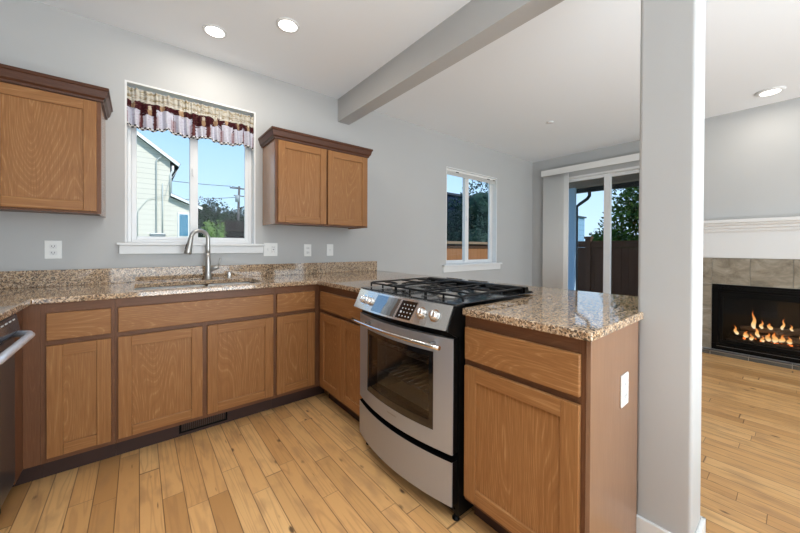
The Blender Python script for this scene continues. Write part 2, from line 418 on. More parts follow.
# patio door
d1 = thing('door_1', 'white sliding glass patio door', 'door', (XR+.07, 1.77, 0), None, 'structure')
y0,y1,_,z1 = DR; f = .05
bm = NB(); bx(bm,XR-.004,XR+T,y0,y0+.04,0,z1,.002); bx(bm,XR-.004,XR+T,y1-.04,y1,0,z1,.002); bx(bm,XR-.004,XR+T,y0+.04,y1-.04,z1-.03,z1,.002); bx(bm,XR,XR+T,y0+.04,y1-.04,0,.03,.002)
obj('door_frame', bm, M['trim'], d1)
for k,(a,b,xa) in enumerate(((1.745, y1-.04, XR+.04),(y0+.04, 1.835, XR+.085))):
    bm = NB(); s=.045; mw=.085
    la, lb = (mw, s) if k==0 else (s, mw)
    bx(bm,xa,xa+.035,a,a+la,.03,z1-.03,.003); bx(bm,xa,xa+.035,b-lb,b,.03,z1-.03,.003)
    bx(bm,xa,xa+.035,a+la,b-lb,.03,.11,.003); bx(bm,xa,xa+.035,a+la,b-lb,z1-.075,z1-.03,.003)
    p = obj('door_panel', bm, M['vinyl'], d1)
    obj('pane', bx(NB(), xa+.015, xa+.021, a+la-.005, b-lb+.005, .10, z1-.07), M['pane'], p)

# ------------------------------------------------------------------ sink window valance curtain
def valance_material():
    m, t, b = new_mat('valance_fabric'); g = N(t)
    uv = g.node('ShaderNodeTexCoord').outputs['UV']; u, v, _ = g.sep(uv)      # u: metres along, v: 0 hem .. 1 top
    n = g.noise(uv, 22, 3, .6); n2 = g.noise(uv, 60, 2)
    nn = g.math('SUBTRACT', n, .5)
    vv = g.math('ADD', v, g.math('MULTIPLY', nn, .30))
    cell = g.math('ADD', g.math('MULTIPLY', u, 10.5), g.math('MULTIPLY', g.math('SINE', g.math('MULTIPLY', u, 9.0)), .25))
    ci = g.math('FLOOR', cell); cf = g.math('SUBTRACT', g.math('FRACT', cell), .5)
    wn = g.node('ShaderNodeTexWhiteNoise', noise_dimensions='1D'); t.links.new(ci, wn.inputs['W']); r = wn.outputs[0]
    red = (.042,.006,.010); cream = (.50,.42,.30); white = (.56,.56,.63); tan = (.34,.22,.13); black=(.015,.012,.013)
    bodyw = g.math('MULTIPLY_ADD', r, .20, .32)
    body = g.math('MULTIPLY', g.math('LESS_THAN', g.math('ADD', g.math('ABSOLUTE', cf), g.math('MULTIPLY', nn, .35)), bodyw), g.math('LESS_THAN', vv, g.math('MULTIPLY_ADD', r, .22, .36)))
    hx = g.math('MULTIPLY', g.math('ADD', cf, g.math('MULTIPLY_ADD', r, .3, -.15)), 1.0)
    hy = g.math('MULTIPLY', g.math('SUBTRACT', vv, g.math('MULTIPLY_ADD', r, .20, .46)), 1.6)
    hd = g.math('ADD', g.math('MULTIPLY', hx, hx), g.math('MULTIPLY', hy, hy))
    head = g.math('LESS_THAN', g.math('ADD', hd, g.math('MULTIPLY', nn, .05)), .022)
    hat = g.math('LESS_THAN', g.math('ADD', g.math('MULTIPLY', hx, hx), g.math('POWER', g.math('MULTIPLY', g.math('SUBTRACT', hy, .18), 1.4), 2.0)), .014)
    c = g.mix(g.ramp(n2, [(.62,(0,0,0)),(.66,(1,1,1))]), red, g.mix(.5, red, tan))
    c = g.mix(body, c, g.mix(g.ramp(n2, [(.56,(0,0,0)),(.62,(.8,.8,.8))]), white, (.36,.30,.42)))
    pinkish = g.math('MULTIPLY', g.math('LESS_THAN', vv, .38), g.math('GREATER_THAN', g.math('ABSOLUTE', cf), .36))
    c = g.mix(g.math('MULTIPLY', pinkish, .5), c, (.22,.08,.075))
    c = g.mix(head, c, tan); c = g.mix(hat, c, (.52,.46,.37))
    band = g.math('GREATER_THAN', g.math('ADD', v, g.math('MULTIPLY', nn, .20)), .70)
    c = g.mix(band, c, g.mix(g.ramp(g.math('ADD', g.math('MULTIPLY', n, .8), g.math('MULTIPLY', g.math('SINE', g.math('MULTIPLY', g.math('ADD', v, g.math('MULTIPLY', n, .25)), 42.0)), .07)), [(.40,(0,0,0)),(.52,(1,1,1))]), (.50,.47,.41), (.27,.21,.12)))
    ch = g.math('MODULO', g.math('ADD', g.math('FLOOR', g.math('MULTIPLY', u, 72)), g.math('FLOOR', g.math('MULTIPLY', v, 27))), 2.0)
    c = g.mix(g.math('LESS_THAN', v, .074), c, g.mix(ch, black, (.78,.76,.74)))
    t.links.new(c, b.inputs['Base Color']); b.inputs['Roughness'].default_value = .85; b.inputs['Specular IOR Level'].default_value = .15
    return m
v_ = thing('curtain_valance', 'short gathered burgundy and white valance with checked hem on the sink window', 'curtain', (.35, D+.02, 2.03))
bm = NB(); uvl = bm.loops.layers.uv.new('UVMap'); nu, nv = 260, 22; X0, X1 = -.068, .768
grid = []
for i in range(nu+1):
    s = i/nu; x = X0+(X1-X0)*s; col = []
    scal = .030*abs(math.sin(s*PI*3.3+.25))**.7
    ph = s*2*PI*15+1.3*math.sin(s*13)+.8*math.sin(s*29)
    for j in range(nv+1):
        v = j/nv; zb_ = 2.020-scal; z = zb_+(2.272-zb_)*v
        amp = .010+.010*(1-v) if v < .72 else .007
        gather = math.exp(-((v-.74)/.06)**2)
        y = D+.022-amp*math.sin(ph+.6*math.sin(v*3))*(1-.6*gather)-.006*math.sin(ph*2.3+v*2)*(v>.74)-.008*(1-gather)
        if v > .95: z += .004*math.sin(ph*1.7)
        col.append((bm.verts.new((x,y,z)), (x-X0, v)))
    grid.append(col)
for i in range(nu):
    for j in range(nv):
        q = (grid[i][j],grid[i+1][j],grid[i+1][j+1],grid[i][j+1])
        fc = bm.faces.new([p[0] for p in q]); fc.smooth = True
        for l, p in zip(fc.loops, q): l[uvl].uv = p[1]
cv = obj('fabric', bm, valance_material(), v_)
so = cv.modifiers.new('thick','SOLIDIFY'); so.thickness = .0015
obj('curtain_rod', tube(NB(), [(-.0625,D+.028,2.205),(.7625,D+.028,2.205)], .004, 10), M['trim'], v_)

# mini blind raised at the top of window 2
mb = thing('mini_blind', 'white mini blind pulled up at the top of the dining side window', 'blind', (3.70, D+.035, 2.17))
box_obj('head_rail', (3.155,4.255,D+.018,D+.050,2.190,2.221), M['blind'], mb, .002)
for k in range(5):
    box_obj('slat', (3.16,4.25,D+.020,D+.048,2.182-k*.0055,2.185-k*.0055), M['blind'], mb, 0)
box_obj('bottom_rail', (3.16,4.25,D+.022,D+.046,2.146,2.156), M['blind'], mb, .002)
for x in (3.35, 4.05, 4.19): box_obj('bracket', (x,x+.05,D+.010,D+.0175,2.186,2.196), M['slot'], mb, 0)

# vertical blinds
vb = thing('vertical_blind', 'white vertical blind with a boxed valance, drawn open beside the patio door', 'blind', (XR-.06, 1.9, 0))
box_obj('blind_valance', (XR-.115,XR-.100,.90,2.715,2.352,2.445), M['blind'], vb, .003)
box_obj('valance_return', (XR-.100,XR-.001,2.702,2.715,2.352,2.445), M['blind'], vb, .002)
box_obj('head_track', (XR-.075,XR-.035,  .95,2.70,2.39,2.42), M['trim'], vb, .002)
for k in range(16):
    y = 2.660-k*.0215
    bm = NB(); pts = []
    for s in range(7):
        q = (s-3)/3; pts.append((XR-.055-q*.012+.0025*(k%2), y+.040*q))
    rows = [[bm.verts.new((px,py,z)) for px,py in pts] for z in (.03, 2.385)]
    for i in range(6): bm.faces.new((rows[0][i],rows[0][i+1],rows[1][i+1],rows[1][i])).smooth = True
    o = obj('vane', bm, M['blind'], vb); sm_ = o.modifiers.new('s','SOLIDIFY'); sm_.thickness = .0012

# ------------------------------------------------------------------ cabinets
class Fr:
    """local frame of a cabinet run: u along the face, n out of the face, z up"""
    def __init__(s, o, u, n): s.o, s.u, s.n = o, u, n
    def pt(s, u, n, z): return (s.o[0]+s.u[0]*u+s.n[0]*n, s.o[1]+s.u[1]*u+s.n[1]*n, z)
    def box(s, bm, u0,u1,n0,n1,z0,z1, bev=0, mi=0):
        a = s.pt(u0,n0,z0); b = s.pt(u1,n1,z1)
        return bx(bm, a[0],b[0],a[1],b[1],z0,z1, bev, mi)
def shaker(fr, u0,u1,z0,z1, parent, n=.001, rail=.056, name='door', th=.020):
    """stiles and rails in one mesh, the recessed panel a sub-part"""
    bm = NB()
    fr.box(bm,u0,u0+rail,n,n+th,z0,z1,.002,0); fr.box(bm,u1-rail,u1,n,n+th,z0,z1,.002,0)
    fr.box(bm,u0+rail,u1-rail,n,n+th-.0005,z0,z0+rail,.0035,1); fr.box(bm,u0+rail,u1-rail,n,n+th-.0005,z1-rail,z1,.002,1)
    d = obj(name, bm, [M['stile'],M['rail']], parent)
    obj('door_panel', fr.box(NB(),u0+rail-.004,u1-rail+.004,n+.002,n+th-.010,z0+rail-.004,z1-rail+.004), M['wood_v'], d)
    return d
def drawer_front(fr,u0,u1,z0,z1,parent,name='drawer_front'):
    return obj(name, fr.box(NB(),u0,u1,.001,.020,z0,z1,.003), M['wood_h'], parent)
def face_frame(fr,u0,u1,z0,z1,parent,stiles,rails,th=.019):
    bm = NB()
    for a,b in stiles: fr.box(bm,a,b,-th,0,z0,z1,0,0)
    ss = sorted(stiles)
    for (a,b),(c,d) in zip(ss, ss[1:]):
        for r0,r1 in rails: fr.box(bm,b,c,-th,-.0005,r0,r1,0,1)
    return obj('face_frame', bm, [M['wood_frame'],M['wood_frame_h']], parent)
def base_cabinet(fr, u0,u1, depth, label, drawers, doors, name='base_cabinet', open_top=False):
    c = fr.pt((u0+u1)/2, -depth/2, 0)
    r = thing(name, label, 'cabinet', c, None)
    bm = NB(); s=.016; b0 = -.0195
    fr.box(bm,u0,u0+s,-depth,b0,.1,.884); fr.box(bm,u1-s,u1,-depth,b0,.1,.884)
    fr.box(bm,u0+s,u1-s,-depth,b0,.1,.116); fr.box(bm,u0+s,u1-s,-depth,-depth+.01,.116,.884)
    if not open_top: fr.box(bm,u0+s,u1-s,-depth+.01,b0,.868,.884)
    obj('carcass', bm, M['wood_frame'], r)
    mids = []
    ds = sorted(doors)
    st = [(u0,u0+.026)]
    if len(ds) == 2: m_ = (ds[0][1]+ds[1][0])/2; st.append((m_-.022,m_+.022))
    st.append((u1-.026,u1))
    face_frame(fr,u0,u1,.1,.884,r,st,[(.1,.138),(.66,.71),(.825,.884)])
    for a,b in drawers: drawer_front(fr,a,b,.702,.835,r)
    for a,b in doors: shaker(fr,a,b,.127,.676,r)
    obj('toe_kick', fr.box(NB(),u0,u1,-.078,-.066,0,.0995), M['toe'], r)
    return r
FB = Fr((0,D-.61),(1,0),(0,-1))      # back run: face plane y = D-.61
base_cabinet(FB,-.372,-.1005,.60,'narrow brown base cabinet with one drawer and one door, left of the sink cabinet',[(-.350,-.115)],[(-.350,-.115)])
base_cabinet(FB,-.0995,.7385,.60,'wide brown sink base cabinet with a long false drawer and two doors',[(-.087,.727)],[(-.087,.303),(.329,.727)],'sink_cabinet',True)
base_cabinet(FB,.7395,1.046,.60,'narrow brown base cabinet with one drawer and one door, right of the sink cabinet',[(.751,1.032)],[(.751,1.032)])
# corner fillers
fl = thing('corner_filler', 'plain brown wooden filler panel between dishwasher and narrow drawer cabinet', 'cabinet', (-.41, 2.32, 0))
obj('panel', bx(NB(), -.43,-.3725,D-.61,D-.59,.1,.884,.001), M['wood_frame'], fl)
obj('return_panel', bx(NB(), -.449,-.430,2.192,D-.59,.1,.884,.001), M['wood_frame'], fl)
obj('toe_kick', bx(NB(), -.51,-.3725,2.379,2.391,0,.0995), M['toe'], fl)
fl = thing('corner_filler', 'narrow brown wooden filler strip in the inner corner beside the double door cabinet', 'cabinet', (1.06, 2.31, 0))
obj('panel', bx(NB(), 1.0465,1.075,D-.61,D-.59,.1,.884), M['wood_frame'], fl)
obj('return_panel', bx(NB(), 1.0755,1.094,2.281,D-.59,.1,.884), M['wood_frame'], fl)
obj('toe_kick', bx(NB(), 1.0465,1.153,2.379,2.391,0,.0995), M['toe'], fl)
PX = 1.075; YR0, YR1 = .886, 1.632           # range slot
FP = Fr((PX,2.28),(0,-1),(-1,0))     # peninsula: u runs towards the viewer
base_cabinet(FP,0,2.28-YR1,.52,'brown base cabinet with one wide drawer over double doors, left of the range',[(.027,2.28-YR1-.006)],[(.027,.340),(.344,2.28-YR1-.006)])
rc = base_cabinet(FP,2.28-YR0,2.28-.41,.52,'brown base cabinet with end panel at the peninsula end, right of the range',[(2.28-.874,2.28-.424)],[(2.28-.874,2.28-.424)])
ep = obj('end_panel', bx(NB(), 1.070,1.528,.396,.4095,0,.884,.001), M['wood_side'], rc)
# peninsula back
pb = obj('peninsula_back', bx(NB(), 1.600,1.680,.415,2.90,0,.884,.002), M['wall'])
tag(pb, 'grey low wall under the bar overhang of the peninsula', 'low wall', None, 'structure'); pb.name = 'wall_peninsula'

# upper cabinets
FU = Fr((0,D-.335),(1,0),(0,-1))
def crown(u0,u1,depth,z0,z1,out,parent,left,right):
    """mitred crown: front piece and returns, one mesh"""
    prof = [(0,0),(.010,0),(.012,.012),(.022,.022),(out-.006,.058),(out,.062),(out,z1-z0),(0,z1-z0)]
    bm = NB(); n = len(prof)
    yb = D-.0015; yf = D-depth
    rings = []
    def ring(f): return [bm.verts.new(f(p,z)) for p,z in prof]
    if left: rings.append(ring(lambda p,z:(u0-p,yb,z0+z)))
    rings.append(ring(lambda p,z:(u0-(p if left else 0),yf-p,z0+z)))
    rings.append(ring(lambda p,z:(u1+(p if right else 0),yf-p,z0+z)))
    if right: rings.append(ring(lambda p,z:(u1+p,yb,z0+z)))
    fs = []
    for a,b in zip(rings,rings[1:]):
        for k in range(n): fs.append(bm.faces.new((a[k],a[(k+1)%n],b[(k+1)%n],b[k])))
    fs += [bm.faces.new(rings[0]), bm.faces.new(rings[-1][::-1])]
    bmesh.ops.recalc_face_normals(bm, faces=fs)
    return obj('crown_moulding', bm, M['crown'], parent)
def upper(u0,u1,z0,z1,doors,label,left,right):
    r = thing('wall_cabinet', label, 'cabinet', ((u0+u1)/2, D-.16, z0))
    bm = NB(); s=.016; ys = D-.335+.0195
    bx(bm,u0+s,u1-s,ys,D-.001,z0+.012,z0+.026); bx(bm,u0+s,u1-s,ys,D-.001,z1-.016,z1)
    bx(bm,u0+s,u1-s,D-.012,D-.001,z0+.026,z1-.016)
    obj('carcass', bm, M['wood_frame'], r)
    obj('side_panel', bx(NB(),u0,u0+s,ys,D-.001,z0,z1,.001), M['wood_sheen'], r)
    obj('side_panel', bx(NB(),u1-s,u1,ys,D-.001,z0,z1,.001), M['wood_sheen'], r)
    st = [(u0,u0+.03)]+([((doors[0][1]+doors[1][0])/2-.018,(doors[0][1]+doors[1][0])/2+.018)] if len(doors)==2 else [])+[(u1-.03,u1)]
    face_frame(FU,u0,u1,z0,z1,r,st,[(z0,z0+.04),(z1-.05,z1)])
    for a,b in doors: shaker(FU,a,b,z0+.012,z1-.022,r)
    crown(u0,u1,.335,z1-.012,z1+.066,.037,r,left,right)
    return r
upper(.832,1.692,1.350,2.028,[(.850,1.258),(1.274,1.678)],'brown two door wall cabinet with dark crown moulding, right of the sink window',True,True)
upper(-1.02,-.172,1.354,2.022,[(-1.0,-.620),(-.606,-.190)],'brown wall cabinet with dark crown moulding, left of the sink window',False,True)

# ------------------------------------------------------------------ worktops
def slab(name, polys, label, z0=.8745, z1=.914):
    bm = NB()
    return bm
CZ0, CZ1 = .8845, .914
ct = thing('granite_countertop', 'polished brown granite countertop running along the sink wall to the range', 'countertop', (0, 2.6, CZ0))
SX0,SX1,SY0,SY1 = -.020,.705,D-.545,D-.125       # sink cut-out
def poly_slab(bm, outer, hole=None):
    """horizontal slab with a softened upper edge and an optional hole"""
    vs0 = [bm.verts.new((x,y,CZ1)) for x,y in outer]
    es = [bm.edges.new((vs0[i],vs0[(i+1)%len(vs0)])) for i in range(len(vs0))]
    if hole:
        hv = [bm.verts.new((x,y,CZ1)) for x,y in hole]
        es += [bm.edges.new((hv[i],hv[(i+1)%len(hv)])) for i in range(len(hv))]
    bmesh.ops.triangle_fill(bm, use_beauty=True, use_dissolve=True, edges=es)
    top = list(bm.faces)
    for f_ in top:
        if f_.normal.z < 0: f_.normal_flip()
    r = bmesh.ops.extrude_face_region(bm, geom=top)
    nv_ = [g_ for g_ in r['geom'] if isinstance(g_, bmesh.types.BMVert)]
    bmesh.ops.translate(bm, verts=nv_, vec=(0,0,CZ0-CZ1))
    bmesh.ops.recalc_face_normals(bm, faces=bm.faces)
    return bm
def round_rect(x0,x1,y0,y1,r,n=6):
    out = []
    for cx,cy,a0 in ((x1-r,y1-r,0),(x0+r,y1-r,90),(x0+r,y0+r,180),(x1-r,y0+r,270)):
        for k in range(n+1):
            a = math.radians(a0+90*k/n); out.append((cx+r*math.cos(a),cy+r*math.sin(a)))
    return out
CE = D-.64; PE = 1.045; PB = 2.03
bm = poly_slab(NB(), [(XL+.001,.9),(-.395,.9),(-.395,CE),(PE,CE),(PE,YR1+.002),(1.644,YR1+.002),(1.644,1.5),(PB,1.5),(PB,D-.001),(XL+.001,D-.001)], round_rect(SX0,SX1,SY0,SY1,.05))
o = obj('slab', bm, M['granite'], ct); bv = o.modifiers.new('b','BEVEL'); bv.width=.005; bv.segments=3; bv.limit_method='ANGLE'
obj('backsplash', bx(NB(), XL+.001, 2.025, D-.0215, D-.0015, CZ1, 1.016,.002), M['granite'], ct)
cp = thing('granite_countertop', 'polished brown granite countertop on the peninsula end, beside the grey column', 'countertop', (1.5,.8,CZ0))
bm = poly_slab(NB(), [(PE,.384),(1.551,.384),(1.551,.409),(PB,.409),(PB,1.499),(1.645,1.499),(1.645,YR0-.006),(PE,YR0-.006)])
o = obj('slab', bm, M['granite'], cp); bv = o.modifiers.new('b','BEVEL'); bv.width=.005; bv.segments=3; bv.limit_method='ANGLE'

# sink: undermount double bowl
sk = thing('kitchen_sink', 'undermount double bowl stainless steel sink below the window', 'sink', ((SX0+SX1)/2,(SY0+SY1)/2,.66))
def bowl(x0,x1,y0,y1,z0,z1):
    bm = NB(); loops = []
    for rr, z, off in ((.055,z1,0),(.055,z0+.03,.006),(.05,z0+.008,.014),(.045,z0,.03)):
        loops.append([bm.verts.new((x,y,z)) for x,y in round_rect(x0+off,x1-off,y0+off,y1-off,rr)])
    n = len(loops[0])
    for a,b in zip(loops,loops[1:]):
        for k in range(n): bm.faces.new((a[k],b[k],b[(k+1)%n],a[(k+1)%n])).smooth = True
    bm.faces.new(loops[-1][::-1]); bmesh.ops.recalc_face_normals(bm, faces=bm.faces)
    return bm
mid = .385
for a,b in ((SX0-.008,mid-.012),(mid+.012,SX1+.008)):
    o = obj('bowl', bowl(a,b,SY0-.008,SY1+.008,.68,CZ0-.002), M['sink'], sk); s_ = o.modifiers.new('s','SOLIDIFY'); s_.thickness=.0015; s_.offset=-1
    obj('drain', lathe(NB(), [(.0,.0),(.045,0),(.045,.003),(.035,.004),(.03,.001),(.0,.001)][1:5], ((a+b)/2,(SY0+SY1)/2,.6815)), M['chrome'], sk)
obj('divider', bx(NB(), mid-.0125, mid+.0125, SY0-.004, SY1+.004, .79, .866,.004), M['sink'], sk)

# faucet
FX, FYY = .412, D-.078
fa = thing('kitchen_faucet', 'brushed nickel pull-down gooseneck faucet behind the sink', 'faucet', (FX,FYY,CZ1))
obj('base', lathe(NB(), [(.030,0),(.030,.006),(.024,.012),(.021,.05),(.022,.09),(.019,.115),(.0165,.16),(.0165,.20)], (FX,FYY,CZ1+.0005)), M['nickel'], fa)
dirv = Vector((-.93,-.36,0)).normalized(); pts = []
zt_ = CZ1+.31; R2 = .062
for k in range(4): pts.append(Vector((FX,FYY,CZ1+.19+k*(zt_-CZ1-.19)/3)))
for k in range(1,15):
    a = PI*k/14*.97; pts.append(Vector((FX,FYY,zt_))+dirv*(R2-R2*math.cos(a))+Vector((0,0,R2*math.sin(a)*.98)))
obj('spout', tube(NB(), pts, [.0155]*3+[.0145]*(len(pts)-3), 16), M['nickel'], fa)
e0 = pts[-1]; dn = (pts[-1]-pts[-2]).normalized()*.35+Vector((0,0,-1))*.65+dirv*.12; dn.normalize()
hd = obj('spray_head', tube(NB(), [e0-dn*.004,e0+dn*.004,e0+dn*.012,e0+dn*.05,e0+dn*.10,e0+dn*.118,e0+dn*.122], [.0155,.0175,.0165,.019,.0245,.0255,.021], 18), M['nickel'], fa)
obj('spray_button', tube(NB(), [e0+dn*.045-dirv*-.017,e0+dn*.085-dirv*-.021], .005, 8), M['slot'], hd)
obj('handle_hub', tube(NB(), [(FX+.012,FYY-.004,CZ1+.075),(FX+.05,FYY-.012,CZ1+.092),(FX+.072,FYY-.016,CZ1+.096)], [.018,.017,.015], 14), M['nickel'], fa)
obj('lever_handle', tube(NB(), [(FX+.064,FYY-.015,CZ1+.098),(FX+.074,FYY-.019,CZ1+.125),(FX+.080,FYY-.02,CZ1+.158),(FX+.081,FYY-.02,CZ1+.165)], [.008,.0065,.0085,.006], 10), M['nickel'], fa)
ag = obj('air_gap', lathe(NB(), [(.019,0),(.019,.004),(.0165,.006),(.0165,.043),(.015,.049),(.010,.052)], (.558,D-.075,CZ1+.0005)), M['chrome'])
tag(ag, 'small chrome air gap cap on the countertop behind the sink', 'air gap')

# ------------------------------------------------------------------ range
rg = thing('gas_range', 'stainless steel slide-in gas range with a bowed oven door', 'range', (1.3,1.26,0))
ry0, ry1 = .900, 1.617
def bow(y, edge, cen):
    s = (y-(ry0+ry1)/2)/((ry1-ry0)/2); return cen+(edge-cen)*s*s
def bowed(bm, z0,z1, edge, cen, back, y0=ry0, y1=ry1, n=20, mi=0, ztop=None):
    """slab between x=bow(y) and x=back"""
    ys = [y0+(y1-y0)*k/n for k in range(n+1)]
    F = [[bm.verts.new((bow(y,edge,cen),y,z)) for y in ys] for z in (z0,z1)]
    Bk = [[bm.verts.new((back,y,z)) for y in ys] for z in (z0,z1)]
    fs = []
    for k in range(n):
        fs += [bm.faces.new((F[0][k+1],F[0][k],F[1][k],F[1][k+1])), bm.faces.new((Bk[0][k],Bk[0][k+1],Bk[1][k+1],Bk[1][k])),
               bm.faces.new((F[1][k+1],F[1][k],Bk[1][k],Bk[1][k+1])), bm.faces.new((F[0][k],F[0][k+1],Bk[0][k+1],Bk[0][k]))]
    fs += [bm.faces.new((F[0][0],Bk[0][0],Bk[1][0],F[1][0])), bm.faces.new((F[0][n],F[1][n],Bk[1][n],Bk[0][n]))]
    for f_ in fs: f_.material_index = mi
    bmesh.ops.recalc_face_normals(bm, faces=fs)
    return bm
# body: hollow box so that the oven cavity shows through the glass
bm = NB(); bx(bm,1.045,1.600,ry0-.008,ry0+.012,.03,.905); bx(bm,1.045,1.600,ry1-.008,ry1+.012,.03,.905)
bx(bm,1.585,1.600,ry0+.012,ry1-.008,.03,.905); bx(bm,1.05,1.585,ry0+.012,ry1-.008,.03,.045)
bx(bm,1.05,1.585,ry0+.012,ry1-.008,.29,.325); bx(bm,1.05,1.585,ry0+.012,ry1-.008,.79,.905)
obj('body', bm, M['black'], rg)
cavm = mat('oven_enamel', (.36,.34,.32), .4, noise=.25, nscale=30)
bm = NB(); ca,cb = ry0+.075, ry1-.075
bx(bm,1.07,1.54,ca-.006,ca,.335,.76); bx(bm,1.07,1.54,cb,cb+.006,.335,.76); bx(bm,1.54,1.546,ca-.006,cb+.006,.335,.76); bx(bm,1.07,1.54,ca,cb,.329,.335); bx(bm,1.07,1.54,ca,cb,.76,.766)
cav = obj('oven_cavity', bm, cavm, rg)
for z in (.45,.60):
    bm = NB()
    for k in range(13):
        y = ca+.03+k*(cb-ca-.06)/12; tube(bm, [(1.10,y,z),(1.50,y,z)], .0022, 6)
    for x in (1.10,1.50): tube(bm, [(x,ca+.01,z),(x,cb-.01,z)], .003, 6)
    obj('oven_rack', bm, M['chrome'], cav)
# storage drawer
dw = obj('drawer', bowed(NB(),.085,.270,1.008,.958,1.014), M['steel'], rg)
obj('drawer_liner', bowed(NB(),.086,.269,1.0145,1.0145,1.044), M['black'], dw)
obj('drawer_gap_black', bowed(bowed(NB(),.2705,.2995,1.034,1.015,1.045),.2702,.2735,1.0088,.9598,1.033), M['slot_black'], rg)  # black strip and cap added to paint the gap above the drawer dark
# door: bowed frame in four bands around the glass
gy0, gy1, gz0, gz1 = .990, 1.500, .375, .715
bm = NB(); E_, Cn = 1.010, .960
bowed(bm,.300,gz0,E_,Cn,1.016); bowed(bm,gz1,.785,E_,Cn,1.016)
bowed(bm,gz0,gz1,E_,Cn,1.016,ry0,gy0,6); bowed(bm,gz0,gz1,E_,Cn,1.016,gy1,ry1,6)
dr = obj('oven_door', bm, M['steel'], rg)
bm = NB()
for a,b,c,d_ in ((ry0,ry1,.301,gz0),(ry0,ry1,gz1,.784),(ry0,gy0,gz0,gz1),(gy1,ry1,gz0,gz1)): bx(bm,1.0165,1.043,a,b,c,d_)
obj('door_liner', bm, M['black'], dr)
bm = NB(); bw = .024
for a,b,c,d_ in ((gy0,gy1,gz0,gz0+bw+.012),(gy0,gy1,gz1-bw,gz1),(gy0,gy0+bw,gz0+bw+.012,gz1-bw),(gy1-bw,gy1,gz0+bw+.012,gz1-bw)):
    bowed(bm,c,d_,E_+.001,Cn+.001,1.035,a,b,14)
obj('glass_border', bm, M['blackgloss'], dr)
obj('oven_window', bowed(NB(),gz0+bw+.010,gz1-bw+.002,E_+.003,Cn+.003,1.0,gy0+bw-.002,gy1-bw+.002,14), M['oven_glass'], dr)
# small printed maker's plate position: raised plain strip below the window
obj('badge', bowed(NB(),.345,.352,E_-.0006,Cn-.0006,.975,1.215,1.285,6), mat('badge_grey',(.32,.32,.32),.3,.8), dr)
# handle
hb = tube(NB(), [(bow(y,.938,.912),y,.760) for y in [.905+(1.575-.905)*k/16 for k in range(17)]], .0095, 14)
hn = obj('door_handle', hb, M['chrome'], dr)
for y in (.985,1.465): obj('handle_post', tube(NB(), [(bow(y,1.012,.962)-.002,y,.752),(bow(y,.938,.912),y,.760)], [.010,.007], 10), M['chrome'], dr)
obj('door_vent', bowed(NB(),.7865,.812,1.022,.985,1.05), M['black'], rg)
# control panel (sloped)
def cp_pt(y,t,out=0):       # t 0 bottom .. 1 top
    xb = bow(y,.966,.935); xt = bow(y,1.014,.985); n_ = Vector((-.9,0,.42))
    return Vector((xb+(xt-xb)*t,y,.826+(.923-.826)*t))+n_*out
bm = NB(); n=20; ys=[ry0+(ry1-ry0)*k/n for k in range(n+1)]
F0=[bm.verts.new(cp_pt(y,0)) for y in ys]; F1=[bm.verts.new(cp_pt(y,1)) for y in ys]
B0=[bm.verts.new((1.05,y,.812)) for y in ys]; B1=[bm.verts.new((1.05,y,.923)) for y in ys]
fs=[]
for k in range(n):
    fs+=[bm.faces.new((F0[k],F0[k+1],F1[k+1],F1[k])),bm.faces.new((F1[k],F1[k+1],B1[k+1],B1[k])),bm.faces.new((B0[k],B0[k+1],F0[k+1],F0[k])),bm.faces.new((B1[k],B1[k+1],B0[k+1],B0[k]))]
fs+=[bm.faces.new((F0[0],F1[0],B1[0],B0[0])),bm.faces.new((F0[n],B0[n],B1[n],F1[n]))]
bmesh.ops.recalc_face_normals(bm, faces=fs)
pn = obj('control_panel', bm, M['steel_panel'], rg)
obj('panel_end_cap', prism(NB(), [(.972,.822),(1.018,.921),(1.075,.921),(1.075,.79),(1.03,.79)], 'y', ry0-.010, ry0-.0005), M['black'], rg)
def on_panel(ya,yb,ta,tb,out,m,name):
    bm = NB(); k_=8
    yy=[ya+(yb-ya)*i/k_ for i in range(k_+1)]
    def sk_(t): return (1-t)*.018                       # slanted ends as on the key pad
    lo=[bm.verts.new(cp_pt(y+sk_(ta),ta,out)) for y in yy]; hi=[bm.verts.new(cp_pt(y+sk_(tb),tb,out)) for y in yy]
    lo2=[bm.verts.new(cp_pt(y+sk_(ta),ta,-.003)) for y in yy]; hi2=[bm.verts.new(cp_pt(y+sk_(tb),tb,-.003)) for y in yy]
    fs=[]
    for i in range(k_):
        fs+=[bm.faces.new((lo[i],lo[i+1],hi[i+1],hi[i])),bm.faces.new((hi[i],hi[i+1],hi2[i+1],hi2[i])),bm.faces.new((lo2[i],lo2[i+1],lo[i+1],lo[i]))]
    fs+=[bm.faces.new((lo[0],hi[0],hi2[0],lo2[0])),bm.faces.new((lo[-1],lo2[-1],hi2[-1],hi[-1]))]
    bmesh.ops.recalc_face_normals(bm, faces=fs)
    return obj(name, bm, m, pn)
on_panel(1.085,1.185,.10,.90,.0012,M['blackgloss'],'key_pad')
on_panel(1.200,1.395,.08,.92,.0010,mat('display_glass',(.30,.32,.34),.04,.9),'display')
keym = mat('key_print',(.75,.75,.75),.4)
for i in range(4):
    for j in range(4):
        y = 1.098+i*.021; t = .22+j*.17
        bm = NB(); p = cp_pt(y+(1-t)*.018,t,.0014)
        tube(bm, [p, p+Vector((-.0008,0,.0004))], .0032 if (i,j)!=(3,1) else .006, 8)
        obj('key', bm, keym, pn)
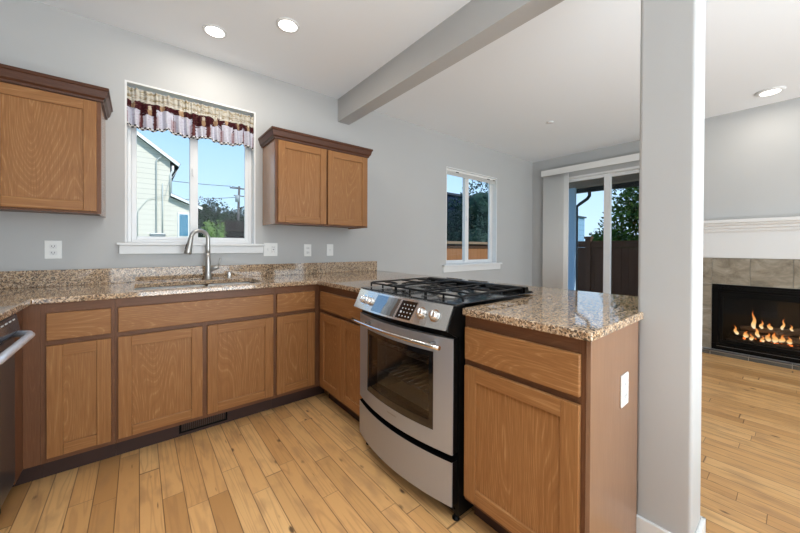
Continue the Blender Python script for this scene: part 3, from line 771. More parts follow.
for y in (1.515,1.452,1.045,.972):
    a = cp_pt(y,.50,.0); nrm = Vector((-.9,0,.42)).normalized(); bm = NB()
    tube(bm, [a,a+nrm*.004], [.027,.027], 24)
    k_ = obj('control_knob', bm, M['chrome'], pn)
    bm = NB(); tube(bm, [a+nrm*.004,a+nrm*.008,a+nrm*.022,a+nrm*.024], [.021,.0205,.0185,.0165], 24)
    obj('knob_cap', bm, M['steel_panel'], k_)
    bm = NB(); g_ = a+nrm*.0255; tube(bm, [g_+Vector((-.42*.4,0,-.9*.4)).normalized()*.014,g_-Vector((-.42*.4,0,-.9*.4)).normalized()*.014], .0042, 8)
    obj('knob_grip', bm, M['chrome'], k_)
# cooktop
bm = bx(NB(),1.022,1.640,ry0-.008,ry1+.012,.9245,.929,.001)
ckt = obj('cooktop', bm, M['cooktop'], rg)
obj('rear_vent', prism(NB(), [(1.560,.9295),(1.566,.958),(1.592,.960),(1.600,.938),(1.636,.934),(1.638,.9295)], 'y', ry0-.004, ry1+.008), M['black'], rg)
burners = [(1.17,1.07,.040),(1.44,1.07,.032),(1.17,1.45,.034),(1.44,1.45,.040),(1.305,1.26,.036)]
for x,y,r in burners:
    b_ = obj('burner', lathe(NB(), [(r+.016,0),(r+.014,.004),(r,.006),(r,.010)], (x,y,.9292)), M['cap'], rg)
    obj('burner_cap', lathe(NB(), [(r+.003,0),(r+.003,.005),(r-.004,.008),(.002,.0085)], (x,y,.9395)), M['iron'] if (x,y)!=(1.17,1.07) else M['cap'], b_)
def grate(ya,yb,cs):
    x0,x1=1.085,1.550; z=.956; r=.0048
    bm = NB()
    def bar(p,q,rr=r): tube(bm,[p,q],rr,8)
    for y in (ya,yb): tube(bm,[(x0,y,.932),(x0,y,z-.004),(x0+.008,y,z),(x1-.008,y,z),(x1,y,z-.004),(x1,y,.932)],r,8)
    for x in (x0,x1): bar((x,ya,z-.004),(x,yb,z-.004))
    bar(((x0+x1)/2,ya,z),((x0+x1)/2,yb,z))
    for x,y in cs:
        R_ = .115
        for dx,dy in ((1,0),(-1,0),(0,1),(0,-1)):
            ex = min(max(x+dx*R_*1.2,x0),x1); ey = min(max(y+dy*R_*1.2,ya),yb)
            tube(bm,[(ex,ey,z-.002),(x+dx*.05,y+dy*.05,z+.002),(x+dx*.022,y+dy*.022,z-.001)],[r,r,.004],8)
    for x,y in ((x0,(ya+yb)/2),(x1,(ya+yb)/2)): bar((x,y,.932),(x,y,z-.002),.005)
    return obj('grate', bm, M['iron'], rg)
grate(ry0+.008,1.138,[(1.17,1.07),(1.44,1.07)]); grate(1.146,1.372,[(1.305,1.26)]); grate(1.380,ry1-.004,[(1.17,1.45),(1.44,1.45)])
for x,y in ((1.03,ry0+.02),(1.03,ry1-.02),(1.55,ry0+.02),(1.55,ry1-.02)):
    obj('foot', lathe(NB(), [(.016,0),(.016,.006),(.008,.008),(.008,.0305)], (x+.03,y,0.0005)), M['black'], rg)
obj('kick_plate', bx(NB(),1.055,1.062,ry0+.01,ry1-.01,.03,.084), M['black'], rg)

# ------------------------------------------------------------------ dishwasher
dwr = thing('dishwasher', 'dark stainless steel dishwasher with curved bar handle under the left counter', 'dishwasher', (-.73,1.89,0))
yA,yB = 1.590,2.188
obj('tub', bx(NB(),-1.0,-.462,yA+.004,yB-.004,.11,.872), M['black'], dwr)
ddr = obj('door', bx(NB(),-.460,-.428,yA,yB,.115,.770,.006), M['greyplastic'], dwr)
pr = [(-.460,.771),(-.428,.771),(-.412,.790),(-.424,.862),(-.460,.866)]
cpn = obj('control_panel', prism(NB(),pr,'y',yA,yB), mat('dark_control_strip',(.13,.15,.19),.16,.8), dwr)
for k in range(5): obj('button', bx(NB(),-.434,-.419,2.12-k*.05,2.145-k*.05,.842,.848,.001), M['plate'], cpn)
pts=[]
for k in range(17):
    s=k/16; y=yA+.03+(yB-yA-.06)*s; e=abs(2*s-1); pts.append((-.366-.060*max(0,(e-.78)/.22)**2.2, y, .778))
obj('handle', tube(NB(),pts,.0145,14), M['handle_dw'], ddr)
obj('toe_panel', bx(NB(),-.475,-.468,yA+.01,yB-.01,.0,.108), M['black'], dwr)
lc = thing('base_cabinet', 'brown base cabinet between the dishwasher and the near end of the left counter', 'cabinet', (-.7,1.25,0))
FL = Fr((-.43,.92),(0,1),(1,0))
obj('carcass', bx(NB(),-1.02,-.450,.92,1.585,.1,.884), M['wood_frame'], lc)
obj('face_frame', bx(NB(),-.4495,-.430,.92,1.585,.1,.884), M['wood_frame'], lc)
drawer_front(FL,.02,.645,.702,.835,lc); shaker(FL,.02,.325,.127,.676,lc); shaker(FL,.34,.645,.127,.676,lc)
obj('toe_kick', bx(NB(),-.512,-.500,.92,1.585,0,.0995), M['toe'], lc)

# toe kick register
vr = thing('floor_register', 'dark metal vent grille in the toe kick below the sink cabinet', 'vent', (.41,2.375,.02))
vx0,vx1 = .190,.455
bm = NB(); yk = D-.61+.066
bx(bm,vx0,vx1,yk-.008,yk-.001,.020,.030,.001); bx(bm,vx0,vx1,yk-.008,yk-.001,.078,.088,.001); bx(bm,vx0,vx0+.012,yk-.008,yk-.001,.030,.078,.001); bx(bm,vx1-.012,vx1,yk-.008,yk-.001,.030,.078,.001)
obj('frame', bm, M['black'], vr)
bm = NB()
for k in range(22): bx(bm,vx0+.016+k*.0108,vx0+.021+k*.0108,yk-.006,yk-.001,.030,.078)
obj('louvre', bm, mat('vent_bronze',(.05,.03,.02),.4,.5), vr)

# ------------------------------------------------------------------ outlets and switches
def plate(cx, cz, wd, parts, label, plane='y', pos=D, cat='outlet', name='wall_outlet', group=None):
    """plane y: faces -y at y=pos"""
    r = thing(name, label, cat, (cx,pos-.003,cz-.057))
    def B(x0,x1,d0,d1,z0,z1,bev=0): return bx(NB(), x0,x1,pos-d1,pos-d0,z0,z1,bev)
    obj('cover_plate', B(cx-wd/2,cx+wd/2,.0005,.006,cz-.057,cz+.057,.002), M['plate'], r)
    for kind, ox in parts:
        if kind == 'outlet':
            for s in (-1,1):
                q = obj('socket', B(cx+ox-.016,cx+ox+.016,.006,.0075,cz+s*.020-.013,cz+s*.020+.013,.003), M['trim'], r)
                bm = NB()
                for dx in (-.006,.006): bx(bm,cx+ox+dx-.0012,cx+ox+dx+.0012,pos-.0079,pos-.007,cz+s*.020-.003,cz+s*.020+.006)
                bx(bm,cx+ox-.002,cx+ox+.002,pos-.0079,pos-.007,cz+s*.020-.009,cz+s*.020-.006)
                obj('slots', bm, M['slot'], q)
        elif kind == 'gfci':
            q = obj('socket', B(cx+ox-.0165,cx+ox+.0165,.006,.0078,cz-.033,cz+.033,.002), M['trim'], r)
            bm = NB()
            for s in (-1,1):
                for dx in (-.006,.006): bx(bm,cx+ox+dx-.001,cx+ox+dx+.001,pos-.0082,pos-.007,cz+s*.020-.003,cz+s*.020+.005)
            bx(bm,cx+ox-.006,cx+ox+.006,pos-.0084,pos-.007,cz-.003,cz+.003)
            obj('slots', bm, M['slot'], q)
        else:
            q = obj('switch_yoke', B(cx+ox-.006,cx+ox+.006,.006,.007,cz-.013,cz+.013,.0005), M['trim'], r)
            obj('toggle', B(cx+ox-.0035,cx+ox+.0035,.006,.016,cz-.002,cz+.010,.001), M['plate'], q)
    return r
plate(-.414,1.142,.075,[('outlet',0)],'white outlet plate under the left wall cabinet')
plate(.900,1.142,.118,[('switch',-.023),('gfci',.023)],'wide white plate with switch and outlet beside the sink window sill')
plate(1.240,1.135,.072,[('outlet',0)],'white outlet plate under the middle of the right wall cabinet')
plate(1.470,1.138,.072,[('switch',0)],'white light switch under the right wall cabinet, nearer the backsplash end',cat='switch',name='light_switch')
plate(1.362,.655,.072,[('outlet',0)],'white outlet plate on the brown end panel of the peninsula',pos=.396)

# ------------------------------------------------------------------ ceiling fixtures
def can(x,y,label,group=None,R=.075):
    r = thing('recessed_light', label, 'ceiling light', (x,y,H-.012), group)
    bm = NB(); lathe(bm, [(R,-.0005),(R,-.004),(R-.006,-.009),(R-.017,-.007),(R-.017,-.0006)], (x,y,H)); obj('trim_ring', bm, M['trim'], r)
    obj('lens', lathe(NB(), [(R-.0175,-.001),(R-.0175,-.006),(.03,-.010),(.002,-.011)], (x,y,H)), M['lamp'], r)
    l = light('can_glow', 'AREA', (x,y,H-.03), (x,y,0), 3.5, .11, col=(1,.93,.82)); l.data.shape='DISK'; l.parent = r; l.location=(0,0,-.012); l.rotation_euler=(0,0,0)
    return r
can(.409,2.542,'lit recessed ceiling light nearer the sink wall')
can(.777,2.163,'lit recessed ceiling light nearer the ceiling beam')
fm = thing('flush_ceiling_light', 'small round white lit ceiling light above the fireplace', 'ceiling light', (4.61,.185,H-.03))
obj('trim_ring', lathe(NB(), [(.10,-.0005),(.10,-.006),(.085,-.016),(.070,-.014)], (4.61,.185,H)), M['trim'], fm)
obj('lens', lathe(NB(), [(.070,-.010),(.066,-.018),(.04,-.026),(.003,-.028)], (4.61,.185,H)), mat('living_lamp_lens',(1,.97,.92),.4,emit=2.2), fm)
l = light('flush_glow','AREA',(0,0,0),(0,0,-1),2.5,.13,col=(1,.93,.82)); l.data.shape='DISK'; l.parent=fm; l.location=(0,0,-.005); l.rotation_euler=(0,0,0)
sp = obj('sprinkler_cover', lathe(NB(), [(.038,-.0005),(.038,-.004),(.034,-.010),(.003,-.011)], (3.76,1.856,H)), M['trim'])
tag(sp, 'small round white cover disc on the ceiling before the patio door', 'ceiling disc')

# ------------------------------------------------------------------ fireplace
def tile_mat():
    m, t, b = new_mat('slate_tile'); g = N(t); co = g.objco(True)
    n = g.noise(g.vmul(co,(3,3.2,5)), 1.8, 7, .7, .8); n2 = g.noise(co, 30, 4, .6)
    c = g.ramp(n, [(.30,(.14,.115,.08)),(.5,(.29,.25,.19)),(.70,(.45,.40,.32))]); c = g.mix(g.math('MULTIPLY',n2,.35), c, (.20,.16,.11))
    t.links.new(c, b.inputs['Base Color']); b.inputs['Roughness'].default_value = .45
    bp = g.node('ShaderNodeBump'); bp.inputs['Strength'].default_value=.3; bp.inputs['Distance'].default_value=.004; t.links.new(n, bp.inputs['Height']); t.links.new(bp.outputs[0], b.inputs['Normal'])
    return m
M['tile'] = tile_mat(); M['grout'] = mat('grout',(.42,.40,.36),.8)
M['tile_dark'] = mat('dark_hearth_tile',(.10,.095,.085),.35,noise=.4,nscale=14)
FBY0,FBY1 = -.45,.612; TS = .292       # firebox opening (y) and tile module
sr = thing('tile_surround', 'grey brown stone tile surround around the black fireplace', 'tile surround', (XF-.01,.08,.05))
xt = XF-.0005
ZT0, ZT1 = .776, 1.066
bm = bx(NB(), XF-.008, xt, -.80,.695,ZT0,ZT1); bx(bm, XF-.008, xt, FBY1,.695,.050,ZT0); bx(bm, XF-.008, xt, -.80,FBY0,.050,ZT0)
obj('grout_bed', bm, M['grout'], sr)
yv = [.695,.615,.324,.034,-.256,-.546,-.80]
for a,b in zip(yv,yv[1:]): obj('tile', bx(NB(), XF-.014,XF-.008,b+.002,a-.002,ZT0+.003,ZT1-.002,.001), M['tile'], sr)
for (a,b) in ((.695,FBY1+.002),(FBY0-.002,-.80)):
    for z0,z1 in ((.05,.195),(.195,.486),(.486,ZT0)): obj('tile', bx(NB(), XF-.014,XF-.008,b+.002,a-.002,z0+.002,z1-.002,.001), M['tile'], sr)
hearth = thing('hearth', 'low row of dark stone tiles on the floor before the fireplace', 'hearth', (4.97,.0,0))
obj('grout_bed', bx(NB(), 4.935,XF-.0005,-.80,.70,.0005,.030), M['grout'], hearth)
for a,b in zip(yv,yv[1:]): obj('tile', bx(NB(), 4.930,XF-.002,b+.003,a-.003,.001,.040,.002), M['tile_dark'], hearth)
for a in ((.70),): obj('metal_edge', bx(NB(), 4.926,4.9295,-.80,.70,.036,.043), M['nickel'], hearth)
mt = thing('mantel', 'white fireplace mantel with stepped moulding above a flat board', 'mantel', (XF-.05,-.1,1.07))
obj('frieze_board', bx(NB(), XF-.022,XF-.0005,-.90,.79,1.068,1.335,.002), M['trim'], mt)
prof = [(XF-.0005,1.335),(XF-.026,1.335),(XF-.030,1.352),(XF-.042,1.358),(XF-.046,1.382),(XF-.060,1.390),(XF-.064,1.412),(XF-.082,1.424),(XF-.086,1.440),(XF-.105,1.446),(XF-.108,1.480),(XF-.0005,1.482)]
obj('mantel_shelf', prism(NB(), prof, 'y', -.93,.80), M['trim'], mt)
fp = thing('gas_fireplace', 'black gas fireplace insert with burning logs behind glass', 'fireplace', (XF,.08,.05))
bm = NB(); X_=XF-.006
# outer frame and louvred header / footer
for a,b,c,d_,xo in ((FBY0,FBY1,.704,ZT0,.012),(FBY0,FBY1,.052,.118,.012),(FBY1-.055,FBY1,.118,.704,.010),(FBY0,FBY0+.055,.118,.704,.010)):
    bx(bm,X_-xo,X_+.01,a,b,c,d_,.002)
obj('surround_frame', bm, M['black'], fp)
for z in (.722,.742): obj('louvre', bx(NB(),X_-.020,X_-.0125,FBY0+.05,FBY1-.05,z,z+.010,.001), M['black'], fp)
obj('lower_louvre', bx(NB(),X_-.020,X_-.0125,FBY0+.05,FBY1-.04,.092,.096,.001), mat('satin_black_metal',(.22,.22,.22),.3,.9), fp)
bm = NB(); fa_,fb_ = FBY0+.06,FBY1-.06
for a,b,c,d_ in ((fa_,fb_,.640,.700),(fa_,fb_,.122,.165),(fb_-.028,fb_,.165,.640),(fa_,fa_+.028,.165,.640)): bx(bm,X_-.004,X_+.012,a,b,c,d_,.002)
obj('glass_frame', bm, M['black'], fp)
obj('glass_pane', bx(NB(),X_+.004,X_+.008,fa_+.026,fb_-.026,.163,.642), M['fire_glass'], fp)
soot = mat('sooty_firebrick',(.018,.017,.016),.8,noise=.3)
bm = NB(); q0,q1=XF+.012,XR-.03
bx(bm,q1,q1+.01,fa_,fb_,.12,.70); bx(bm,q0,q1,fa_-.01,fa_,.12,.70); bx(bm,q0,q1,fb_,fb_+.01,.12,.70); bx(bm,q0,q1,fa_,fb_,.11,.12); bx(bm,q0,q1,fa_,fb_,.70,.71)
obj('firebox', bm, soot, fp)
def log(p,q,r):
    p,q=Vector(p)+Vector((0,.10,.06)),Vector(q)+Vector((0,.10,.06)); pts=[p.lerp(q,k/8)+Vector((0,0,.008*math.sin(k*1.3))) for k in range(9)]
    return obj('log', tube(NB(),pts,[r*(.86+.16*math.sin(k*2.1+p.y*9)) for k in range(9)],12), mat('charred_bark',(.20,.13,.085),.85,noise=.6,nscale=40,bump=.8,bscale=50), fp)
LX = XF+.12
log((LX+.06,.33,.170),(LX+.02,-.22,.178),.034); log((LX-.02,.25,.165),(LX+.0,-.26,.170),.030); log((LX+.05,.30,.235),(LX-.02,.02,.250),.028); log((LX+.0,.13,.250),(LX+.06,-.24,.300),.026); log((LX-.03,.05,.225),(LX+.07,-.12,.250),.022)
FO = .10; FZ = .05
obj('burner_tray', bx(NB(), XF+.03, XR-.05, -.38,.50,.121,.185,.004), soot, fp)
gm = mat('glowing_embers',(1.0,.22,.04),.8,emit=1.6)
bm = NB()
for k in range(34):
    y = -.12+random.random()*.5; x = LX-.03+random.random()*.09; r=.006+random.random()*.008
    bmesh.ops.create_icosphere(bm, subdivisions=1, radius=r, matrix=Matrix.Translation((x,y,.190+random.random()*.02)))
tag(obj('embers', bm, gm, fp), kind='stuff')
def flame_mat():
    m, t, b = new_mat('flame'); t.nodes.remove(b); g = N(t); co = g.node('ShaderNodeTexCoord').outputs['Generated']; z = g.sep(co)[2]
    c = g.ramp(z, [(0,(1,.85,.55)),(.35,(1,.55,.18)),(.75,(1,.28,.05)),(1,(.6,.08,.01))])
    em = g.node('ShaderNodeEmission'); em.inputs[1].default_value = 1.6; t.links.new(c, em.inputs[0])
    tr = g.node('ShaderNodeBsdfTransparent'); mx = g.node('ShaderNodeMixShader')
    lw = g.node('ShaderNodeLayerWeight'); lw.inputs[0].default_value=.35
    f_ = g.math('MULTIPLY', g.math('SUBTRACT', 1.0, lw.outputs['Facing']), g.math('SUBTRACT', 1.25, z)); 
    cl = g.node('ShaderNodeMath', operation='MINIMUM'); t.links.new(f_, cl.inputs[0]); cl.inputs[1].default_value = 1.0
    t.links.new(cl.outputs[0], mx.inputs[0]); t.links.new(tr.outputs[0], mx.inputs[1]); t.links.new(em.outputs[0], mx.inputs[2])
    t.links.new(mx.outputs[0], t.nodes['Material Output'].inputs[0]); return m
FLM = flame_mat()
for (y,z,hh,r,ln) in ((.205,.275,.16,.024,.012),(.155,.285,.075,.020,-.01),(.095,.290,.055,.026,.01),(.01,.300,.10,.016,-.012),(-.05,.30,.055,.014,.008),(.335,.185,.085,.022,.02),(.27,.17,.06,.03,-.01),
                        (.175,.19,.10,.022,.035),(.11,.165,.075,.030,-.01),(.06,.165,.085,.032,.01),(.015,.17,.07,.030,-.012),(-.04,.17,.06,.026,.01),(-.11,.19,.095,.015,.0),(.22,.15,.06,.022,.01),(.145,.15,.05,.02,0)):
    pts=[(LX-.045+.006*math.sin(k*1.1+y*40), y+.09+ln*(k/8)**1.5+.006*math.sin(k*1.3+y*30), z+.045+1.25*hh*k/8) for k in range(9)]
    r *= .72
    obj('flame', tube(NB(),pts,[r*.55,r*.95,r,r*.85,r*.66,r*.48,r*.30,r*.15,r*.03],12), FLM, fp)

# ------------------------------------------------------------------ outside
GZ = -.45
grass = mat('lawn',(.10,.16,.04),.9,noise=.4,nscale=6)
bm = bx(NB(), -60,120,D+T+.02,140,GZ-.2,GZ); bx(bm, XR+T+.02,120,-40,D+T+.02,GZ-.2,GZ)
tag(obj('lawn', bm, grass), 'green ground outside the windows', 'lawn', None, 'stuff')
tag(obj('patio_slab', bx(NB(), XR+T+.03,8.2,-.6,4.2,GZ+.001,-.06), mat('concrete',(.42,.41,.39),.85,noise=.1)), 'pale concrete patio slab outside the sliding door', 'patio')
def siding(name, col, pitch=.17):
    m, t, b = new_mat(name); g = N(t); co = g.objco(False); z = g.sep(co)[2]
    f_ = g.math('FRACT', g.math('DIVIDE', z, pitch))
    c = g.mix(g.ramp(f_, [(0,(1,1,1)),(.10,(0,0,0))]), col, tuple(x*.5 for x in col))
    t.links.new(c, b.inputs['Base Color']); b.inputs['Roughness'].default_value=.6; return m
# neighbour's cream house
nh = thing('neighbour_house', 'cream lap sided house seen through the sink window', 'house', (0,14,GZ))
cream = siding('cream_siding',(.70,.66,.57),.15)
obj('wall', prism(NB(), [(-6,GZ),(.74,GZ),(.74,3.76),(-.85,4.95),(-6,1.1)], 'y', 12, 19), cream, nh)
obj('wing_wall', prism(NB(), [(.741,GZ),(1.36,GZ),(1.36,2.42),(.741,2.66)], 'y', 12, 18), cream, nh)
rf = mat('roof_shingle',(.045,.045,.05),.9,noise=.3); fas = mat('white_fascia',(.80,.80,.78),.5)
obj('roof', prism(NB(), [(-.85,4.99),(-.85,5.08),(1.0,3.69),(.96,3.60)], 'y', 11.88, 19.2), rf, nh)
obj('fascia', prism(NB(), [(-.85,4.955),(-.85,5.06),(.985,3.68),(.95,3.585)], 'y', 11.83, 11.877), fas, nh)
obj('roof', prism(NB(), [(.745,2.72),(.745,2.79),(1.55,2.43),(1.55,2.36)], 'y', 11.88, 18.2), rf, nh)
obj('fascia', prism(NB(), [(.745,2.69),(.745,2.77),(1.57,2.41),(1.55,2.33)], 'y', 11.83, 11.877), fas, nh)
wfr = obj('window', bx(NB(),.92,1.24,11.96,11.998,1.44,2.22,.01), fas, nh)
obj('pane', bx(NB(),.97,1.19,11.945,11.958,1.50,2.16), mat('blue_reflecting_glass',(.10,.25,.36),.08), wfr)
wfr = obj('window', bx(NB(),-.62,-.135,11.96,11.998,2.55,4.0,.01), fas, nh)
obj('pane', bx(NB(),-.57,-.18,11.945,11.958,2.62,3.94), mat('dark_glass',(.03,.035,.045),.1), wfr)
obj('awning', prism(NB(), [(11.996,4.05),(11.996,3.3),(11.75,3.28)], 'x', -.62,-.17), mat('black_canvas',(.015,.015,.02),.7), nh)
M['pipe'] = mat('grey_conduit',(.45,.48,.46),.5)
obj('conduit', tube(NB(),[(.405,11.95,GZ),(.405,11.95,3.72),(.55,11.90,3.86)],.018,8), M['pipe'], nh)
obj('conduit', tube(NB(),[(.555,11.95,1.5),(.555,11.95,3.05)],.013,8), M['pipe'], nh)
obj('cable', tube(NB(),[(.95,11.9,3.55),(.70,11.93,3.1),(.62,11.95,2.7),(.20,11.95,2.55),(-.02,11.95,2.2),(-.02,11.95,1.1)],.007,6), M['pipe'], nh)
obj('meter_box', bx(NB(),.25,.62,11.85,11.99,1.44,1.56,.02), mat('meter_grey',(.25,.27,.27),.4,.5), nh)
obj('downspout', tube(NB(),[(.80,11.9,3.60),(.80,11.9,3.45),(.75,11.95,3.35),(.75,11.95,2.8)],.03,8), fas, nh)
# trees
LEAF = {}
def leafm(name, a, b_):
    m, t, b = new_mat(name); g = N(t); co = g.objco(False); n = g.noise(co, 3.2, 4, .6)
    c = g.mix(g.ramp(n,[(.35,(0,0,0)),(.65,(1,1,1))]), a, b_); t.links.new(c, b.inputs['Base Color']); b.inputs['Roughness'].default_value=.7; return m
LEAF['dark'] = leafm('dark_foliage',(.006,.014,.009),(.026,.048,.026)); LEAF['mid'] = leafm('green_foliage',(.018,.042,.010),(.085,.15,.030)); LEAF['blue'] = leafm('bluish_foliage',(.006,.018,.016),(.045,.085,.062))
LEAF['lime'] = leafm('lime_foliage',(.06,.13,.02),(.20,.34,.06)); LEAF['bark'] = mat('bark',(.07,.05,.035),.9,noise=.4)
def tree(name, label, cat, x,y,zg,ztop,rad,n,leaf,mkey,group=None,zlow=None,seed=1,core=True,trunk=True):
    rnd = random.Random(seed); r = thing(name, label, cat, (x,y,zg), group)
    zlow = zg+(ztop-zg)*.25 if zlow is None else zlow
    if trunk: obj('trunk', tube(NB(),[(x,y,zg),(x+.05,y,zlow+.3),(x,y+.03,(zlow+ztop)/2)],[rad*.10,rad*.07,rad*.03],8), LEAF['bark'], r)
    bm = NB(); zc=(zlow+ztop)/2; hz=(ztop-zlow)/2
    lob=[(rnd.uniform(-.5,.5)*rad,rnd.uniform(-.5,.5)*rad,rnd.uniform(-.55,.6)*hz,rnd.uniform(.38,.6)) for _ in range(14)]
    if core:
        for lx,ly,lz,lr in lob[:8]:
            bmesh.ops.create_icosphere(bm, subdivisions=2, radius=1, matrix=Matrix.Translation((x+lx,y+ly,zc+lz))@Matrix.Diagonal((rad*lr*.62,rad*lr*.62,hz*lr*.55,1)))
    for _ in range(n):
        lx,ly,lz,lr=rnd.choice(lob); v=Vector((rnd.gauss(0,1),rnd.gauss(0,1),rnd.gauss(0,1))).normalized()*rnd.uniform(.75,1.08)
        c=Vector((x+lx+v.x*rad*lr,y+ly+v.y*rad*lr,zc+lz+v.z*hz*lr)); s=leaf*rnd.uniform(.6,1.3)
        a=Vector((rnd.gauss(0,1),rnd.gauss(0,1),rnd.gauss(0,1))).normalized(); b_=a.cross(Vector((rnd.gauss(0,1),rnd.gauss(0,1),rnd.gauss(0,1)))).normalized()
        bm.faces.new([bm.verts.new(c+a*s),bm.verts.new(c+b_*s*.45),bm.verts.new(c-a*s),bm.verts.new(c-b_*s*.45)])
    obj('foliage', bm, LEAF[mkey], r); return r
for k,(px_,ht,rd) in enumerate(((7.2,8.2,1.5),(9.3,8.9,1.9),(11.6,7.3,1.6),(13.6,8.1,1.8),(15.9,7.6,1.9))):
    tree('tree','distant dark green tree on the skyline behind the neighbour, seen through the sink window','tree',px_,60,GZ,ht,rd*1.35,3200,.20,'dark','distant trees',seed=k+3,zlow=.2)
tree('bush','bright green bush behind the dark shed seen through the sink window','bush',2.05,12.9,GZ,2.05,.42,900,.06,'lime',seed=20,zlow=.6)
sh = thing('garden_shed','low dark brown shed roof seen through the sink window','shed',(3.2,14.5,GZ))
sm = mat('dark_shed_wood',(.018,.012,.010),.8,noise=.3)
obj('wall', bx(NB(),2.35,4.4,14,16,GZ,1.75), sm, sh)
obj('roof', prism(NB(), [(2.15,1.86),(2.15,1.95),(2.6,2.20),(4.6,2.12),(4.6,1.80),(2.4,1.76)], 'y', 13.8,16.2), sm, sh)
up_ = thing('utility_pole','wooden utility pole with crossarm seen through the sink window','utility pole',(8.6,40,GZ))
pm = mat('weathered_pole',(.12,.11,.11),.8); 
obj('pole', tube(NB(),[(8.62,40,GZ),(8.86,40,8.05)],[.16,.11],10), pm, up_)
obj('crossarm', bx(NB(),7.9,9.75,39.85,40,7.72,7.84), pm, up_)
obj('crossarm', bx(NB(),8.3,9.35,39.85,40,6.9,7.0), pm, up_)
obj('transformer', lathe(NB(),[(.05,0),(.22,.03),(.22,.75),(.05,.8)],(8.6,39.7,6.2),16), mat('transformer_grey',(.30,.33,.35),.5), up_)
for k,(a,b) in enumerate((((-10,38,10.2),(8.0,40,7.95)),((-10,39,7.0),(8.7,40,6.8)),((8.1,40,7.95),(30,42,9.5)),((9.5,40,7.9),(30,41,9.0)))):
    a=Vector(a);b=Vector(b); pts=[a.lerp(b,i/14)-Vector((0,0,1.1*math.sin(PI*i/14))) for i in range(15)]
    tag(obj('power_line', tube(NB(),pts,.028,6), mat('cable_black',(.03,.03,.035),.6)), ['upper power line left of the utility pole','lower power line left of the utility pole','power line running right from the top crossarm of the utility pole','power line running right from the far end of the pole crossarm'][k],'power line')
# fences
def fence_wood(name, a, b_):
    m, t, b = new_mat(name); g = N(t); co = g.objco(False); n = g.noise(g.vmul(co,(16,16,1.2)),1,4,.6); n2=g.noise(g.vmul(co,(120,120,5)),1,2)
    c = g.mix(n, a, b_); c = g.mix(g.math('MULTIPLY',n2,.4), c, tuple(x*.5 for x in a)); t.links.new(c,b.inputs['Base Color']); b.inputs['Roughness'].default_value=.85; return m
fwm = fence_wood('cedar_boards',(.26,.115,.05),(.40,.20,.095)); fwd = fence_wood('stained_boards',(.085,.045,.030),(.155,.085,.055)); fcap = fence_wood('fence_cap_wood',(.22,.155,.10),(.32,.235,.16))
f1 = thing('wooden_fence','orange brown wooden board fence seen through the dining side window','fence',(6.5,5.5,GZ))
bm = NB(); x=3.6; k=0
while x < 8.55:
    bx(bm,x,x+.138,5.5,5.52+.004*(k%2),GZ,1.16); x+=.142; k+=1
tag(obj('boards', bm, fwm, f1))
obj('top_rail', bx(NB(),3.6,8.56,5.475,5.50,1.17,1.26,.003), mat('shadow_rail_wood',(.10,.055,.035),.8), f1)
obj('cap_board', bx(NB(),3.6,8.56,5.42,5.58,1.265,1.33,.004), fcap, f1)
f2 = thing('wooden_fence','dark brown panel fence with posts seen through the patio door','fence',(8.6,2.5,GZ))
posts = [5.38,3.26,1.10,-1.05]
for y in posts:
    obj('post', bx(NB(),8.54,8.66,y-.06,y+.06,GZ,1.40,.004), fwd, f2); obj('post_cap', bx(NB(),8.52,8.68,y-.08,y+.08,1.402,1.46,.012), fwd, f2)
for a,b in zip(posts,posts[1:]):
    bm=NB(); y=b+.065; 
    while y < a-.065: bx(bm,8.595,8.612,y,min(y+.136,a-.062),GZ+.05,1.19); y+=.14
    obj('board_panel', bm, fwd, f2)
    obj('rail', bx(NB(),8.565,8.594,b+.061,a-.061,1.195,1.30,.003), fcap if False else fwd, f2)
    obj('cap_board', bx(NB(),8.54,8.66,b+.061,a-.061,1.302,1.345,.003), fwd, f2)
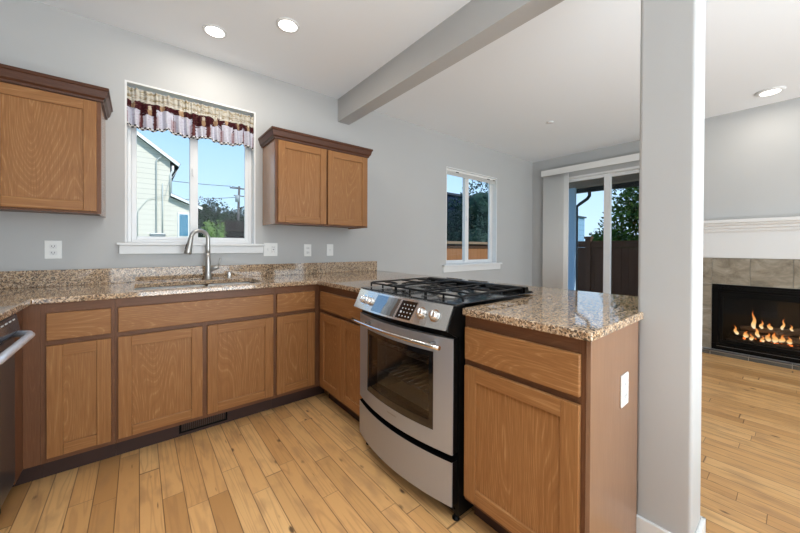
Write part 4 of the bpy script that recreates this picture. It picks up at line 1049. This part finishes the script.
# tree behind each fence
bh = thing('neighbour_house','dark blue house wall behind trees, seen through the dining side window','house',(14.5,13.5,GZ))
obj('wall', bx(NB(),12.85,19,12,18,GZ,4.05), siding('navy_siding',(.012,.026,.055)), bh)
obj('roof_edge', bx(NB(),12.80,19.1,11.9,18.1,4.051,4.16), mat('roof_edge_dark',(.05,.06,.08),.7), bh)
tree('tree','leafy dark green tree before the navy house wall','tree',13.9,10.6,GZ,4.2,2.1,14000,.075,'blue',seed=5,zlow=-.3,core=True)
bb = thing('neighbour_house','light blue building beyond the patio fence','house',(20.5,10,GZ))
obj('wall', bx(NB(),20,21,8.2,12,GZ,3.0), siding('light_blue_siding',(.22,.36,.50),.3), bb)
obj('roof_edge', bx(NB(),19.9,21.1,8.12,12.1,3.001,3.08), mat('roof_edge_grey',(.06,.08,.10),.7), bb)
tree('tree','tall leafy tree behind the brown fence, filling the right patio door panel','tree',11.8,2.30,GZ,4.7,1.8,13000,.075,'mid',seed=41,zlow=.5,core=False)
tree('bush','low green bush just above the brown fence, seen through the left patio door panel','bush',12.2,4.35,GZ,1.75,.5,900,.05,'mid',seed=44,zlow=.4)
hill = tree('tree','distant trees on the horizon beyond the patio','tree',45,14,GZ,3.6,3.0,1200,.25,'dark',seed=47,zlow=-.2)
# patio roof, post, gutter
pr_ = thing('patio_cover','brown patio roof with a blue post outside the sliding door','patio cover',(6.6,1.5,GZ))
pw = mat('patio_roof_wood',(.20,.165,.15),.8,noise=.15)
obj('post', bx(NB(),7.40,7.48,3.09,3.235,-.059,2.488,.004), mat('light_blue_paint',(.42,.58,.74),.6), pr_)
obj('beam', bx(NB(),7.40,7.58,-1.2,3.30,2.49,2.66,.004), mat('patio_beam_paint',(.34,.29,.27),.7), pr_)
obj('roof_deck', bx(NB(),XR+T+.03,7.95,-1.3,3.5,2.78,2.84), pw, pr_)
for k in range(9): obj('rafter', bx(NB(),XR+T+.03,7.90,-1.1+k*.55,-1.06+k*.55,2.662,2.779), pw, pr_)
dk = mat('dark_gutter',(.05,.055,.06),.4)
obj('gutter', bx(NB(),7.91,8.02,-1.3,3.5,2.45,2.62,.01), dk, pr_)
obj('downspout', tube(NB(),[(7.94,3.00,2.45),(7.94,3.00,2.36),(7.9,3.03,2.29),(7.76,3.13,2.17),(7.68,3.17,2.10),(7.68,3.17,-.05)],.035,10), dk, pr_)

# weathered outdoor surfaces are matt
for n_ in ('dark_foliage','green_foliage','bluish_foliage','bark','dark_shed_wood','cedar_boards','stained_boards','fence_cap_wood','shadow_rail_wood','navy_siding','light_blue_siding','cream_siding',
           'roof_shingle','weathered_pole','patio_roof_wood','patio_beam_paint','lawn','roof_edge_dark','roof_edge_grey','black_canvas','cable_black','dark_gutter','light_blue_paint'):
    m_ = bpy.data.materials.get(n_)
    if m_: m_.node_tree.nodes['Principled BSDF'].inputs['Specular IOR Level'].default_value = .06
